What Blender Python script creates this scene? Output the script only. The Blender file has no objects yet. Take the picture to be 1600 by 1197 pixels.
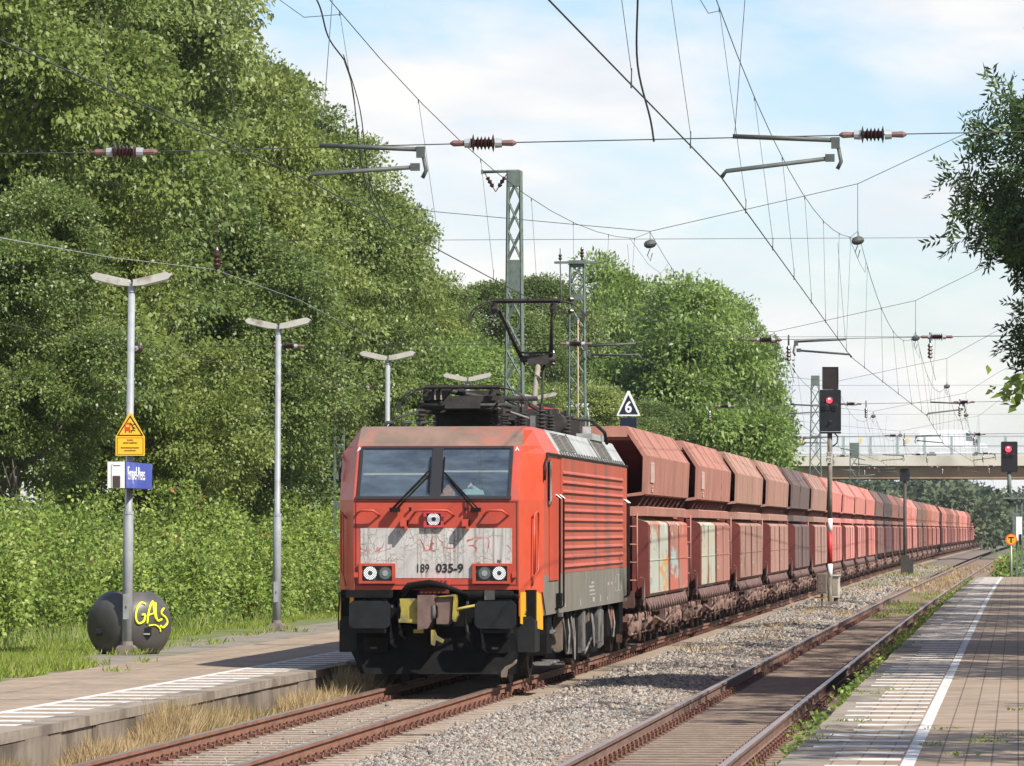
import bpy, math, random
import numpy as np
from mathutils import Vector, Matrix

# ---------------------------------------------------------------- camera / sky / sun
SC = bpy.context.scene
COL = SC.collection
F, VPX, HZ, CH = 8030.0, 1590.0, 827.0, 2.21          # focal (px), vanishing point x, horizon y, camera height over rail
TH = math.atan((HZ - 598.5) / F)
PSI = math.atan((VPX - 800) / F * math.cos(TH))
cam = bpy.data.cameras.new('camera')
cam.sensor_width = 36; cam.lens = 36 * F / 1600
cam.clip_start = 1; cam.clip_end = 20000
camo = bpy.data.objects.new('camera', cam); COL.objects.link(camo)
camo.location = (0, 0, CH)
camo.rotation_euler = (math.pi / 2 + TH, 0, PSI)
SC.camera = camo

SUN = Vector((1.25, -1.0, 1.6)).normalized()
EL = math.asin(SUN.z); AZ = math.atan2(SUN.x, SUN.y)
w = bpy.data.worlds.new('World'); SC.world = w; w.use_nodes = True
nt = w.node_tree; N = nt.nodes; L = nt.links
for n in list(N): N.remove(n)
out = N.new('ShaderNodeOutputWorld'); bg = N.new('ShaderNodeBackground')
sky = N.new('ShaderNodeTexSky'); sky.sky_type = 'NISHITA'; sky.sun_disc = False
sky.sun_elevation = EL; sky.sun_rotation = AZ; sky.air_density = 1.0; sky.dust_density = 0.6; sky.ozone_density = 1.5
tc = N.new('ShaderNodeTexCoord'); mp = N.new('ShaderNodeMapping')
mp.inputs['Scale'].default_value = (12, 12, 34); mp.inputs['Location'].default_value = (2.3, 0.4, 1.2)
ns = N.new('ShaderNodeTexNoise'); ns.inputs['Scale'].default_value = 1.4; ns.inputs['Detail'].default_value = 7
ns.inputs['Roughness'].default_value = 0.55; ns.inputs['Distortion'].default_value = 0.25
rp = N.new('ShaderNodeValToRGB'); rp.color_ramp.elements[0].position = 0.33; rp.color_ramp.elements[1].position = 0.56
rp.color_ramp.elements[0].color = (.0,) * 3 + (1,); rp.color_ramp.elements[1].color = (.95,) * 3 + (1,)
mx = N.new('ShaderNodeMix'); mx.data_type = 'RGBA'
mx.inputs['B'].default_value = (6.1, 5.95, 5.9, 1)
n2 = N.new('ShaderNodeTexNoise'); n2.inputs['Scale'].default_value = 2.6; n2.inputs['Detail'].default_value = 5
cr = N.new('ShaderNodeValToRGB'); cr.color_ramp.elements[0].position = .35; cr.color_ramp.elements[0].color = (.82, .86, .91, 1); cr.color_ramp.elements[1].position = .62; cr.color_ramp.elements[1].color = (1.0, .975, .95, 1)
cm = N.new('ShaderNodeVectorMath'); cm.operation = 'SCALE'; cm.inputs['Scale'].default_value = 7.0
L.new(mp.outputs[0], n2.inputs['Vector']); L.new(n2.outputs[0], cr.inputs[0]); L.new(cr.outputs[0], cm.inputs[0]); L.new(cm.outputs[0], mx.inputs['B'])
L.new(tc.outputs['Generated'], mp.inputs['Vector']); L.new(mp.outputs[0], ns.inputs['Vector'])
L.new(ns.outputs[0], rp.inputs[0]); sz = N.new('ShaderNodeSeparateXYZ'); L.new(tc.outputs['Generated'], sz.inputs[0])
rz_ = N.new('ShaderNodeValToRGB'); rz_.color_ramp.elements[0].position = .22; rz_.color_ramp.elements[0].color = (1, 1, 1, 1); rz_.color_ramp.elements[1].position = .5; rz_.color_ramp.elements[1].color = (.15, .15, .15, 1)
L.new(sz.outputs['Z'], rz_.inputs[0]); ml = N.new('ShaderNodeMath'); ml.operation = 'MULTIPLY'; L.new(rp.outputs[0], ml.inputs[0]); L.new(rz_.outputs[0], ml.inputs[1])
L.new(ml.outputs[0], mx.inputs['Factor'])
tn = N.new('ShaderNodeMix'); tn.data_type = 'RGBA'; tn.blend_type = 'MULTIPLY'; tn.inputs['Factor'].default_value = 1
tn.inputs['B'].default_value = (.94, .97, 1.09, 1); L.new(sky.outputs[0], tn.inputs['A']); L.new(tn.outputs['Result'], mx.inputs['A']); L.new(mx.outputs['Result'], bg.inputs[0]); L.new(bg.outputs[0], out.inputs[0])
bg.inputs[1].default_value = 0.098
sl = bpy.data.lights.new('sun', 'SUN'); sl.energy = 5.0; sl.angle = math.radians(0.5); sl.color = (1, .95, .87)
so = bpy.data.objects.new('sun', sl); COL.objects.link(so)
so.rotation_euler = (-SUN).to_track_quat('-Z', 'Y').to_euler()
SC.view_settings.view_transform = 'Standard'; SC.view_settings.look = 'None'
SC.view_settings.exposure = 0.62; SC.view_settings.gamma = 1
SC.cycles.max_bounces = 6; SC.cycles.transparent_max_bounces = 12
SC.cycles.caustics_reflective = False; SC.cycles.caustics_refractive = False

# ---------------------------------------------------------------- helpers
CT, ST, CP, SP = math.cos(TH), math.sin(TH), math.cos(PSI), math.sin(PSI)
FWD = Vector((-SP * CT, CP * CT, ST)); RGT = Vector((CP, SP, 0)); UPV = RGT.cross(FWD)
def ray(px, py): return FWD + RGT * ((px - 800) / F) + UPV * ((598.5 - py) / F)
def atY(px, py, Y):
    d = ray(px, py); return Vector((0, 0, CH)) + d * (Y / d.y)
def atZ(px, py, z):
    d = ray(px, py); return Vector((0, 0, CH)) + d * ((z - CH) / d.z)
def soft(a, w_): return (math.sqrt(a * a + w_ * w_) + a) / 2
def shM(Y): return 1.1e-4 * max(0, Y - 240) ** 1.65
def shR(Y): return .005 * soft(Y - 150, 50)
XM, XR = -8.05, -3.54

def link(o, parent=None):
    COL.objects.link(o)
    if parent: o.parent = parent
    return o
def tag(o, label=None, cat=None, group=None, kind=None):
    if label: o['label'] = label
    if cat: o['category'] = cat
    if group: o['group'] = group
    if kind: o['kind'] = kind
    return o
def thing(name, label, cat, loc=(0, 0, 0), rz=0, group=None):
    o = link(bpy.data.objects.new(name, None)); o.location = loc; o.rotation_euler = (0, 0, rz)
    o.empty_display_size = .2
    return tag(o, label, cat, group)
def copy_tree(o, parent=None):
    c = o.copy(); COL.objects.link(c)
    if parent: c.parent = parent
    for ch in list(KIDS.get(o.name, [])): copy_tree(ch, c)
    return c
KIDS = {}

def smooth(pts, n=6):
    P = [Vector(p) for p in pts]; P = [P[0] * 2 - P[1]] + P + [P[-1] * 2 - P[-2]]; out_ = []
    for i in range(1, len(P) - 2):
        a, b, c, d = P[i - 1:i + 3]
        for k in range(n):
            t = k / n; out_.append(.5 * (2 * b + (c - a) * t + (2 * a - 5 * b + 4 * c - d) * t * t + (3 * b - a - 3 * c + d) * t ** 3))
    return out_ + [P[-2]]
class MB:
    def __init__(s): s.v = []; s.f = []; s.m = []; s.sm = []
    def add(s, vs, fs, m=0, smooth=False):
        b = len(s.v); s.v += [tuple(p) for p in vs]
        for f in fs: s.f.append([b + i for i in f]); s.m.append(m); s.sm.append(smooth)
        return s
    def box(s, x0, x1, y0, y1, z0, z1, m=0, M=None):
        vs = [(x, y, z) for z in (z0, z1) for y in (y0, y1) for x in (x0, x1)]
        if M is not None: vs = [M @ Vector(p) for p in vs]
        return s.add(vs, [(0, 2, 3, 1), (4, 5, 7, 6), (0, 1, 5, 4), (2, 6, 7, 3), (0, 4, 6, 2), (1, 3, 7, 5)], m)
    def cbox(s, c, d, m=0, bev=0, M=None):
        if bev <= 0: return s.box(c[0]-d[0]/2, c[0]+d[0]/2, c[1]-d[1]/2, c[1]+d[1]/2, c[2]-d[2]/2, c[2]+d[2]/2, m, M)
        # chamfered in the xz outline
        hx, hz = d[0] / 2, d[2] / 2; b = bev
        pl = [(-hx + b, -hz), (hx - b, -hz), (hx, -hz + b), (hx, hz - b), (hx - b, hz), (-hx + b, hz), (-hx, hz - b), (-hx, -hz + b)]
        return s.prism([(c[0] + x, c[2] + z) for x, z in pl], c[1] - d[1] / 2, c[1] + d[1] / 2, 'y', m, M)
    def prism(s, pl, a, b, ax='y', m=0, M=None):
        n = len(pl)
        def p(u, v, t): return {'y': (u, t, v), 'x': (t, u, v), 'z': (u, v, t)}[ax]
        vs = [p(u, v, a) for u, v in pl] + [p(u, v, b) for u, v in pl]
        if M is not None: vs = [M @ Vector(q) for q in vs]
        fs = [tuple(range(n)), tuple(range(2 * n - 1, n - 1, -1))] + [(i, i + n, (i + 1) % n + n, (i + 1) % n) for i in range(n)]
        return s.add(vs, fs, m)
    def tube(s, p0, p1, r0, r1=None, n=8, m=0, cap=True):
        return s.path([p0, p1], [r0, r0 if r1 is None else r1], n, m, cap)
    def path(s, pts, r, n=6, m=0, cap=True, smooth=True):
        pts = [Vector(p) for p in pts]
        if not hasattr(r, '__len__'): r = [r] * len(pts)
        vs = []
        prev = None
        for i, p in enumerate(pts):
            t = (pts[min(i + 1, len(pts) - 1)] - pts[max(i - 1, 0)])
            if t.length < 1e-9: t = Vector((0, 0, 1))
            t.normalize()
            if prev is None:
                a = t.cross(Vector((0, 0, 1)))
                if a.length < .1: a = t.cross(Vector((1, 0, 0)))
            else: a = prev - t * prev.dot(t)
            a.normalize(); prev = a; b = t.cross(a)
            for k in range(n):
                q = 2 * math.pi * k / n
                vs.append(p + (a * math.cos(q) + b * math.sin(q)) * r[i])
        fs = []
        for i in range(len(pts) - 1):
            for k in range(n):
                fs.append((i * n + k, i * n + (k + 1) % n, (i + 1) * n + (k + 1) % n, (i + 1) * n + k))
        s.add(vs, fs, m, smooth and n > 4)
        if cap:
            b0 = len(s.v) - len(vs)
            s.f.append([b0 + k for k in range(n)][::-1]); s.m.append(m); s.sm.append(False)
            e = b0 + (len(pts) - 1) * n
            s.f.append([e + k for k in range(n)]); s.m.append(m); s.sm.append(False)
        return s
    def lathe(s, prof, c, ax=(0, 0, 1), n=12, m=0):
        """prof: list of (t along axis, radius)"""
        ax = Vector(ax).normalized(); c = Vector(c)
        a = ax.cross(Vector((0, 0, 1)))
        if a.length < .1: a = ax.cross(Vector((1, 0, 0)))
        a.normalize(); b = ax.cross(a); vs = []
        for t, r in prof:
            for k in range(n):
                q = 2 * math.pi * k / n
                vs.append(c + ax * t + (a * math.cos(q) + b * math.sin(q)) * max(r, 1e-4))
        fs = [(i * n + k, i * n + (k + 1) % n, (i + 1) * n + (k + 1) % n, (i + 1) * n + k) for i in range(len(prof) - 1) for k in range(n)]
        fs += [tuple(range(n))[::-1], tuple((len(prof) - 1) * n + k for k in range(n))]
        return s.add(vs, fs, m)
    def poly(s, vs, m=0): return s.add(vs, [tuple(range(len(vs)))], m)
    def mesh(s, name, mats):
        me = bpy.data.meshes.new(name); me.from_pydata(s.v, [], s.f)
        for mt in (mats if isinstance(mats, (list, tuple)) else [mats]): me.materials.append(mt)
        me.polygons.foreach_set('material_index', s.m); me.polygons.foreach_set('use_smooth', s.sm)
        me.update(); return me
    def build(s, name, mats, parent=None, loc=None):
        return put(name, s.mesh(name, mats), parent, loc)
def put(name, me, parent=None, loc=None):
    o = bpy.data.objects.new(name, me); link(o, parent)
    if parent: KIDS.setdefault(parent.name, []).append(o)
    if loc is not None: o.location = loc
    return o
def fixnormals(me):
    import bmesh
    bm = bmesh.new(); bm.from_mesh(me); bmesh.ops.recalc_face_normals(bm, faces=bm.faces); bm.to_mesh(me); bm.free()

def np_mesh(name, V, Fq, mat, v=None, smooth=False):
    me = bpy.data.meshes.new(name); V = np.asarray(V, np.float32); Fq = np.asarray(Fq, np.int32)
    k = Fq.shape[1]
    me.vertices.add(len(V)); me.vertices.foreach_set('co', V.ravel())
    me.loops.add(Fq.size); me.loops.foreach_set('vertex_index', Fq.ravel())
    me.polygons.add(len(Fq)); me.polygons.foreach_set('loop_start', np.arange(0, Fq.size, k, dtype=np.int32))
    me.polygons.foreach_set('loop_total', np.full(len(Fq), k, np.int32))
    if smooth: me.polygons.foreach_set('use_smooth', np.ones(len(Fq), bool))
    me.materials.append(mat)
    if v is not None:
        a = me.attributes.new('v', 'FLOAT', 'POINT'); a.data.foreach_set('value', np.asarray(v, np.float32))
    me.update(calc_edges=True); return me

def nrm(a): return a / (np.linalg.norm(a, axis=1, keepdims=True) + 1e-9)
def leaves(pos, d, nv, ln, wd, v, fold=.12):
    d = nrm(d); sd = nrm(np.cross(d, nv)); up = np.cross(sd, d)
    ln = np.asarray(ln).reshape(-1, 1); wd = np.asarray(wd).reshape(-1, 1)
    p0 = pos; p1 = pos + d * ln * .45 + sd * wd * .5 + up * wd * fold
    p2 = pos + d * ln - up * ln * fold; p3 = pos + d * ln * .45 - sd * wd * .5 + up * wd * fold
    V = np.stack([p0, p1, p2, p3], 1).reshape(-1, 3)
    return V, np.repeat(v, 4)
def leaf_mesh(name, V, v, mat): return np_mesh(name, V, np.arange(len(V)).reshape(-1, 4), mat, v)

# ---------------------------------------------------------------- materials
def newmat(name):
    m = bpy.data.materials.new(name); m.use_nodes = True
    t = m.node_tree; p = t.nodes['Principled BSDF']; return m, t, p
def rgb(c): return (c[0], c[1], c[2], 1)
def mat(name, c1, c2=None, scale=6, rough=.6, metal=0, bump=0, stretch=None, c3=None, s3=1.2, t3=.55, spec=.5, emis=None, es=1, w3=.12):
    """noise-mottled surface: c1/c2 blended by noise, c3 in separate patches"""
    m, t, p = newmat(name)
    p.inputs['Roughness'].default_value = rough; p.inputs['Metallic'].default_value = metal
    p.inputs['Specular IOR Level'].default_value = spec
    p.inputs['Base Color'].default_value = rgb(c1)
    if emis: p.inputs['Emission Color'].default_value = rgb(emis); p.inputs['Emission Strength'].default_value = es
    if c2 is None: return m
    tc = t.nodes.new('ShaderNodeTexCoord'); mp = t.nodes.new('ShaderNodeMapping'); oi = t.nodes.new('ShaderNodeObjectInfo')
    t.links.new(tc.outputs['Object'], mp.inputs['Vector'])
    cb = t.nodes.new('ShaderNodeCombineXYZ'); mu = t.nodes.new('ShaderNodeMath'); mu.operation = 'MULTIPLY'; mu.inputs[1].default_value = 37
    t.links.new(oi.outputs['Random'], mu.inputs[0])
    for i in range(3): t.links.new(mu.outputs[0], cb.inputs[i])
    t.links.new(cb.outputs[0], mp.inputs['Location'])
    if stretch: mp.inputs['Scale'].default_value = stretch
    n = t.nodes.new('ShaderNodeTexNoise'); n.inputs['Scale'].default_value = scale; n.inputs['Detail'].default_value = 6; n.inputs['Roughness'].default_value = .65
    t.links.new(mp.outputs[0], n.inputs['Vector'])
    r = t.nodes.new('ShaderNodeValToRGB'); r.color_ramp.elements[0].position = .32; r.color_ramp.elements[1].position = .68
    r.color_ramp.elements[0].color = rgb(c1); r.color_ramp.elements[1].color = rgb(c2)
    t.links.new(n.outputs[0], r.inputs[0]); col = r.outputs[0]
    if c3:
        n3 = t.nodes.new('ShaderNodeTexNoise'); n3.inputs['Scale'].default_value = s3; n3.inputs['Detail'].default_value = 5
        t.links.new(mp.outputs[0], n3.inputs['Vector'])
        r3 = t.nodes.new('ShaderNodeValToRGB'); r3.color_ramp.elements[0].position = t3; r3.color_ramp.elements[1].position = t3 + w3
        t.links.new(n3.outputs[0], r3.inputs[0])
        x = t.nodes.new('ShaderNodeMix'); x.data_type = 'RGBA'; x.inputs['B'].default_value = rgb(c3)
        t.links.new(r3.outputs[0], x.inputs['Factor']); t.links.new(col, x.inputs['A']); col = x.outputs['Result']
    t.links.new(col, p.inputs['Base Color'])
    if bump:
        b = t.nodes.new('ShaderNodeBump'); b.inputs['Strength'].default_value = bump; b.inputs['Distance'].default_value = .02
        t.links.new(n.outputs[0], b.inputs['Height']); t.links.new(b.outputs[0], p.inputs['Normal'])
    return m
def leafmat(name, stops, trans=.32, rough=.5, spec=.35):
    m, t, p = newmat(name); p.inputs['Roughness'].default_value = rough; p.inputs['Specular IOR Level'].default_value = spec
    a = t.nodes.new('ShaderNodeAttribute'); a.attribute_name = 'v'
    r = t.nodes.new('ShaderNodeValToRGB'); e = r.color_ramp.elements
    while len(e) < len(stops): e.new(.5)
    for i, (ps, c) in enumerate(stops): e[i].position = ps; e[i].color = rgb(c)
    t.links.new(a.outputs['Fac'], r.inputs[0]); t.links.new(r.outputs[0], p.inputs['Base Color'])
    tr = t.nodes.new('ShaderNodeBsdfTranslucent'); g = t.nodes.new('ShaderNodeGamma'); g.inputs[1].default_value = .8
    t.links.new(r.outputs[0], g.inputs[0]); t.links.new(g.outputs[0], tr.inputs[0])
    mx = t.nodes.new('ShaderNodeMixShader'); mx.inputs[0].default_value = trans
    t.links.new(p.outputs[0], mx.inputs[1]); t.links.new(tr.outputs[0], mx.inputs[2])
    t.links.new(mx.outputs[0], t.nodes['Material Output'].inputs[0]); return m
def attrmat(name, stops, rough=.85, spec=.3, interp='LINEAR'):
    m, t, p = newmat(name); p.inputs['Roughness'].default_value = rough; p.inputs['Specular IOR Level'].default_value = spec
    a = t.nodes.new('ShaderNodeAttribute'); a.attribute_name = 'v'
    r = t.nodes.new('ShaderNodeValToRGB'); e = r.color_ramp.elements
    while len(e) < len(stops): e.new(.5)
    for i, (ps, c) in enumerate(stops): e[i].position = ps; e[i].color = rgb(c)
    t.links.new(a.outputs['Fac'], r.inputs[0]); t.links.new(r.outputs[0], p.inputs['Base Color']); return m

MT = {}
MT['steel_green'] = mat('mast_paint', (.075, .10, .085), (.13, .165, .14), 8, .6, bump=.1)
MT['galv'] = mat('galvanised_steel', (.30, .32, .34), (.42, .44, .46), 9, .5, .3)
MT['wire'] = mat('copper_wire', (.045, .05, .045), (.08, .085, .08), 3, .6, .4)
MT['ceramic'] = mat('brown_ceramic', (.028, .010, .009), (.05, .018, .014), 6, .35)
MT['rustred'] = mat('rusty_fitting', (.13, .065, .055), (.20, .115, .10), 9, .75)
MT['black'] = mat('black_steel', (.012, .012, .013), (.035, .033, .031), 5, .55, bump=.1)
MT['white'] = mat('white_paint', (.72, .72, .70), (.80, .80, .78), 5, .5)
MT['glass'] = mat('window_glass', (.02, .03, .04), None, rough=.05)

def text_mesh(body, size, mt, sx=1.0, align='CENTER', bold=0.0, ext=.003):
    cu = bpy.data.curves.new('lettering', 'FONT'); cu.body = body; cu.size = size; cu.align_x = align; cu.align_y = 'CENTER'
    cu.extrude = ext; cu.offset = bold; cu.resolution_u = 4
    o = bpy.data.objects.new('lettering', cu); COL.objects.link(o)
    dg = bpy.context.evaluated_depsgraph_get(); me = bpy.data.meshes.new_from_object(o.evaluated_get(dg))
    bpy.data.objects.remove(o); bpy.data.curves.remove(cu)
    for v in me.vertices: v.co = (v.co.x * sx, -v.co.z, v.co.y)      # stands up, reads from -y
    me.materials.clear(); me.materials.append(mt); return me
def text(name, body, size, mt, parent, loc, sx=1.0, rz=0, bold=0.0, tilt=0, align='CENTER'):
    o = put(name, text_mesh(body, size, mt, sx, align, bold), parent, loc); o.rotation_euler = (tilt, 0, rz); return o
# ================================================================ setting: ground, tracks, platforms
rng = np.random.default_rng(7); R = random.Random(5)
M_soil = mat('soil', (.10, .085, .06), (.17, .145, .105), 1.5, .95, bump=.3, c3=(.07, .10, .03), s3=.35, t3=.5)
g = MB(); g.box(-3000, 3000, -300, 6000, -1.6, -.62)
tag(g.build('ground', M_soil), kind='structure')
# field beyond on the left at platform level
M_turf = mat('turf', (.09, .12, .03), (.15, .17, .05), 2.2, .95, bump=.3, c3=(.19, .16, .10), s3=.5, t3=.52)
g = MB(); g.box(-400, -13.05, 20, 395, -.6, .20)
tag(g.build('grass_verge', M_turf), kind='structure')

def ribbon(name, xs, zs, Y0, Y1, sh, m, step=4.0, kind='structure'):
    """cross-profile swept along the line"""
    Ys = list(np.arange(Y0, Y1, step)) + [Y1]; b = MB(); k = len(xs)
    vs = [(x + sh(y), y, z) for y in Ys for x, z in zip(xs, zs)]
    fs = [(i * k + j, i * k + j + 1, (i + 1) * k + j + 1, (i + 1) * k + j) for i in range(len(Ys) - 1) for j in range(k - 1)]
    b.add(vs, fs, 0); return tag(b.build(name, m), kind=kind)
M_bal = mat('ballast_bed', (.10, .082, .066), (.20, .17, .14), 26, .95, bump=.9, c3=(.17, .12, .085), s3=1.1, t3=.5)
M_bal2 = mat('dirty_ballast', (.05, .036, .027), (.115, .083, .062), 22, .97, bump=.7, c3=(.075, .056, .042), s3=1.3, t3=.55, stretch=(1, 1, 1))
ribbon('ballast_bed', [-9.85, -9.3, -7.0, -6.3, -5.6, -4.9, -4.45], [-.42, -.215, -.215, -.17, -.13, -.17, -.21], 20, 900, shM, M_bal)
ribbon('track_bed', [-4.95, -4.45, -2.6, -1.95], [-.26, -.171, -.171, -.32], 20, 420, shR, M_bal2)
ribbon('track_bed', [-9.2, -9.0, -7.05, -6.85], [-.215, -.171, -.171, -.215], 20, 900, shM, M_bal2)
ribbon('verge', [-16, -9.8], [-.55, -.45], 240, 900, shM, M_turf, 20)
ribbon('path', [-2.6, 2.5, 40], [-.28, -.1, .1], 191, 900, shR, M_turf, 20)

# --- stones: one scatter of ballast
ico = []
ph = (1 + 5 ** .5) / 2
for a, b_ in ((-1, ph), (1, ph), (-1, -ph), (1, -ph)): ico.append((a, b_, 0))
for a, b_ in ((-1, ph), (1, ph), (-1, -ph), (1, -ph)): ico.append((0, a, b_))
for a, b_ in ((ph, -1), (ph, 1), (-ph, -1), (-ph, 1)): ico.append((a, 0, b_))
ico = np.array(ico) / math.sqrt(1 + ph * ph)
icf = np.array([(0,11,5),(0,5,1),(0,1,7),(0,7,10),(0,10,11),(1,5,9),(5,11,4),(11,10,2),(10,7,6),(7,1,8),(3,9,4),(3,4,2),(3,2,6),(3,6,8),(3,8,9),(4,9,5),(2,4,11),(6,2,10),(8,6,7),(9,8,1)])
def stones(n, xs, ys, zf, size, shf):
    x = rng.uniform(xs[0], xs[1], n); y = ys[0] * (ys[1] / ys[0]) ** rng.random(n)
    s = size * rng.lognormal(0, .30, n) * np.clip((y / 60) ** .35, .9, 1.3)
    V = ico[None] * (1 + rng.uniform(-.45, .30, (n, 12, 1)))
    V = V * rng.uniform(.55, 1.15, (n, 1, 3)) * s[:, None, None]
    q = nrm(rng.normal(size=(n, 4))); w_, a, b, c = q.T
    Rm = np.stack([1-2*(b*b+c*c), 2*(a*b-c*w_), 2*(a*c+b*w_), 2*(a*b+c*w_), 1-2*(a*a+c*c), 2*(b*c-a*w_), 2*(a*c-b*w_), 2*(b*c+a*w_), 1-2*(a*a+b*b)], 1).reshape(n, 3, 3)
    V = np.einsum('nij,nkj->nki', Rm, V)
    z = np.interp(x, zf[0], zf[1]) + s * rng.uniform(-.1, .55, n)
    V += np.stack([x + np.array([shf(t) for t in y]), y, z], 1)[:, None, :]
    Fc = (icf[None] + (np.arange(n) * 12)[:, None, None]).reshape(-1, 3)
    return V.reshape(-1, 3), Fc, np.repeat(rng.random(n), 12)
M_stone = attrmat('ballast_stone', [(0, (.06, .057, .055)), (.2, (.165, .15, .132)), (.55, (.285, .25, .21)), (.78, (.37, .325, .27)), (.86, (.27, .195, .14)), (.94, (.15, .10, .075)), (1, (.42, .39, .355))])
zf = ([-9.85, -9.3, -7.0, -6.3, -5.6, -4.9, -4.45], [-.42, -.215, -.215, -.17, -.13, -.17, -.21])
A = [stones(165000, (-6.82, -4.5), (46, 150), zf, .0185, shM), stones(26000, (-6.9, -4.7), (150, 330), zf, .034, shM),
     stones(500, (-8.6, -7.4), (46, 72), ([-9, -7], [-.173, -.173]), .018, shM), stones(2600, (-9.7, -9.0), (46, 76), zf, .026, shM)]
off = 0; Vs = []; Fs = []; vv = []
for V, Fc, v in A: Vs.append(V); Fs.append(Fc + off); off += len(V); vv.append(v)
o = put('ballast_stones', np_mesh('ballast_stones', np.concatenate(Vs), np.concatenate(Fs), M_stone, np.concatenate(vv)))
tag(o, 'grey and brown crushed stone ballast heaped beside the tracks', 'ballast', kind='stuff')

# --- tracks
M_rail = mat('rusty_rail', (.17, .075, .045), (.27, .13, .085), 7, .8, bump=.15, stretch=(1, .3, 1))
M_railD = mat('dull_rail', (.13, .075, .055), (.21, .13, .10), 7, .8, bump=.15, stretch=(1, .3, 1))
M_head = mat('rail_head', (.36, .30, .25), (.46, .40, .34), 4, .32, .75, stretch=(1, .15, 1))
M_headD = mat('rail_head_worn', (.30, .23, .20), (.40, .33, .29), 4, .38, .6, stretch=(1, .15, 1))
M_slp = mat('concrete_sleeper', (.28, .215, .16), (.42, .335, .26), 5, .95, bump=.4)
M_slp2 = mat('dirty_sleeper', (.20, .145, .105), (.31, .23, .175), 5, .97, bump=.5)
M_clip = mat('rail_clip', (.07, .03, .02), (.15, .06, .035), 9, .8)
PR = [(-.036, 0), (.036, 0), (.036, -.035), (.010, -.05), (.010, -.13), (.07, -.148), (.07, -.16), (-.07, -.16), (-.07, -.148), (-.010, -.13), (-.010, -.05), (-.036, -.035)]
def rail(root, xc, shf, Y0, Y1, mats):
    Ys = list(np.arange(Y0, Y1, 5.0)) + [Y1]; b = MB(); k = len(PR)
    vs = [(xc + shf(y) + x, y, z) for y in Ys for x, z in PR]
    b.v = vs
    for i in range(len(Ys) - 1):
        for j in range(k):
            b.f.append([i * k + j, i * k + (j + 1) % k, (i + 1) * k + (j + 1) % k, (i + 1) * k + j]); b.m.append(1 if j == 0 else 0); b.sm.append(False)
    return b.build('rail', mats, root)
def sleeper_mb(b, x, y, ballz=-.165):
    b.prism([(-1.3, -.30), (1.3, -.30), (1.28, -.160), (-1.28, -.160)], y - .11, y + .11, 'y', 0, Matrix.Translation((x, 0, 0)))
def clip_mb(b, x, y, s):
    b.box(x - s * .20, x + s * .20, y - .07, y + .07, -.165, -.148) if s > 0 else b.box(x + s * .20, x - s * .20, y - .07, y + .07, -.165, -.148)
    for d in (-1, 1):
        xx = x + d * .115
        b.tube((xx, y, -.16), (xx, y, -.085), .022, n=6)
        b.box(xx - .035, xx + .035, y - .035, y + .035, -.148, -.118)
        b.path([(xx + d * .05, y - .05, -.14), (xx + d * .055, y, -.095), (xx - d * .02, y + .03, -.10), (xx - d * .045, y + .05, -.135)], .012, 4)
def track(name, label, xc, shf, Y0, Y1, Yo, mats, ms, n1=100):
    root = thing(name, label, 'railway track', (xc, 0, 0))
    for s in (-1, 1): rail(root, s * .7525, shf, Y0, Y1, mats)
    b = MB(); sleeper_mb(b, 0, 0); sm = b.mesh('sleeper', ms)
    c = MB(); clip_mb(c, 0, 0, 1); cm = c.mesh('rail_fastening', M_clip)
    far = MB(); farc = MB()
    y = Y0; i = 0
    while y < Y1 - 1:
        if y >= Yo and i < n1:
            o = put('sleeper', sm, root, (shf(y), y, 0)); i += 1
            for s in (-1, 1): put('rail_fastening', cm, o, (s * .7525, 0, 0))
        else:
            sleeper_mb(far, shf(y), y)
            if y < 150 and y > 44:
                for s in (-1, 1): clip_mb(farc, shf(y) + s * .7525, y, 1)
        y += .6
    tag(far.build('sleeper', ms, root), kind='stuff')
    if farc.v: tag(farc.build('rail_fastening', M_clip, root), kind='stuff')
    return root
track('railway_track', 'rusty railway track under the red locomotive, with clean pale ballast beside it', XM, shM, 40, 720, 46, [M_rail, M_head], M_slp)
track('railway_track', 'dirty brown railway track running beside the right-hand platform', XR, shR, 40, 420, 46, [M_railD, M_headD], M_slp2)

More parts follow.
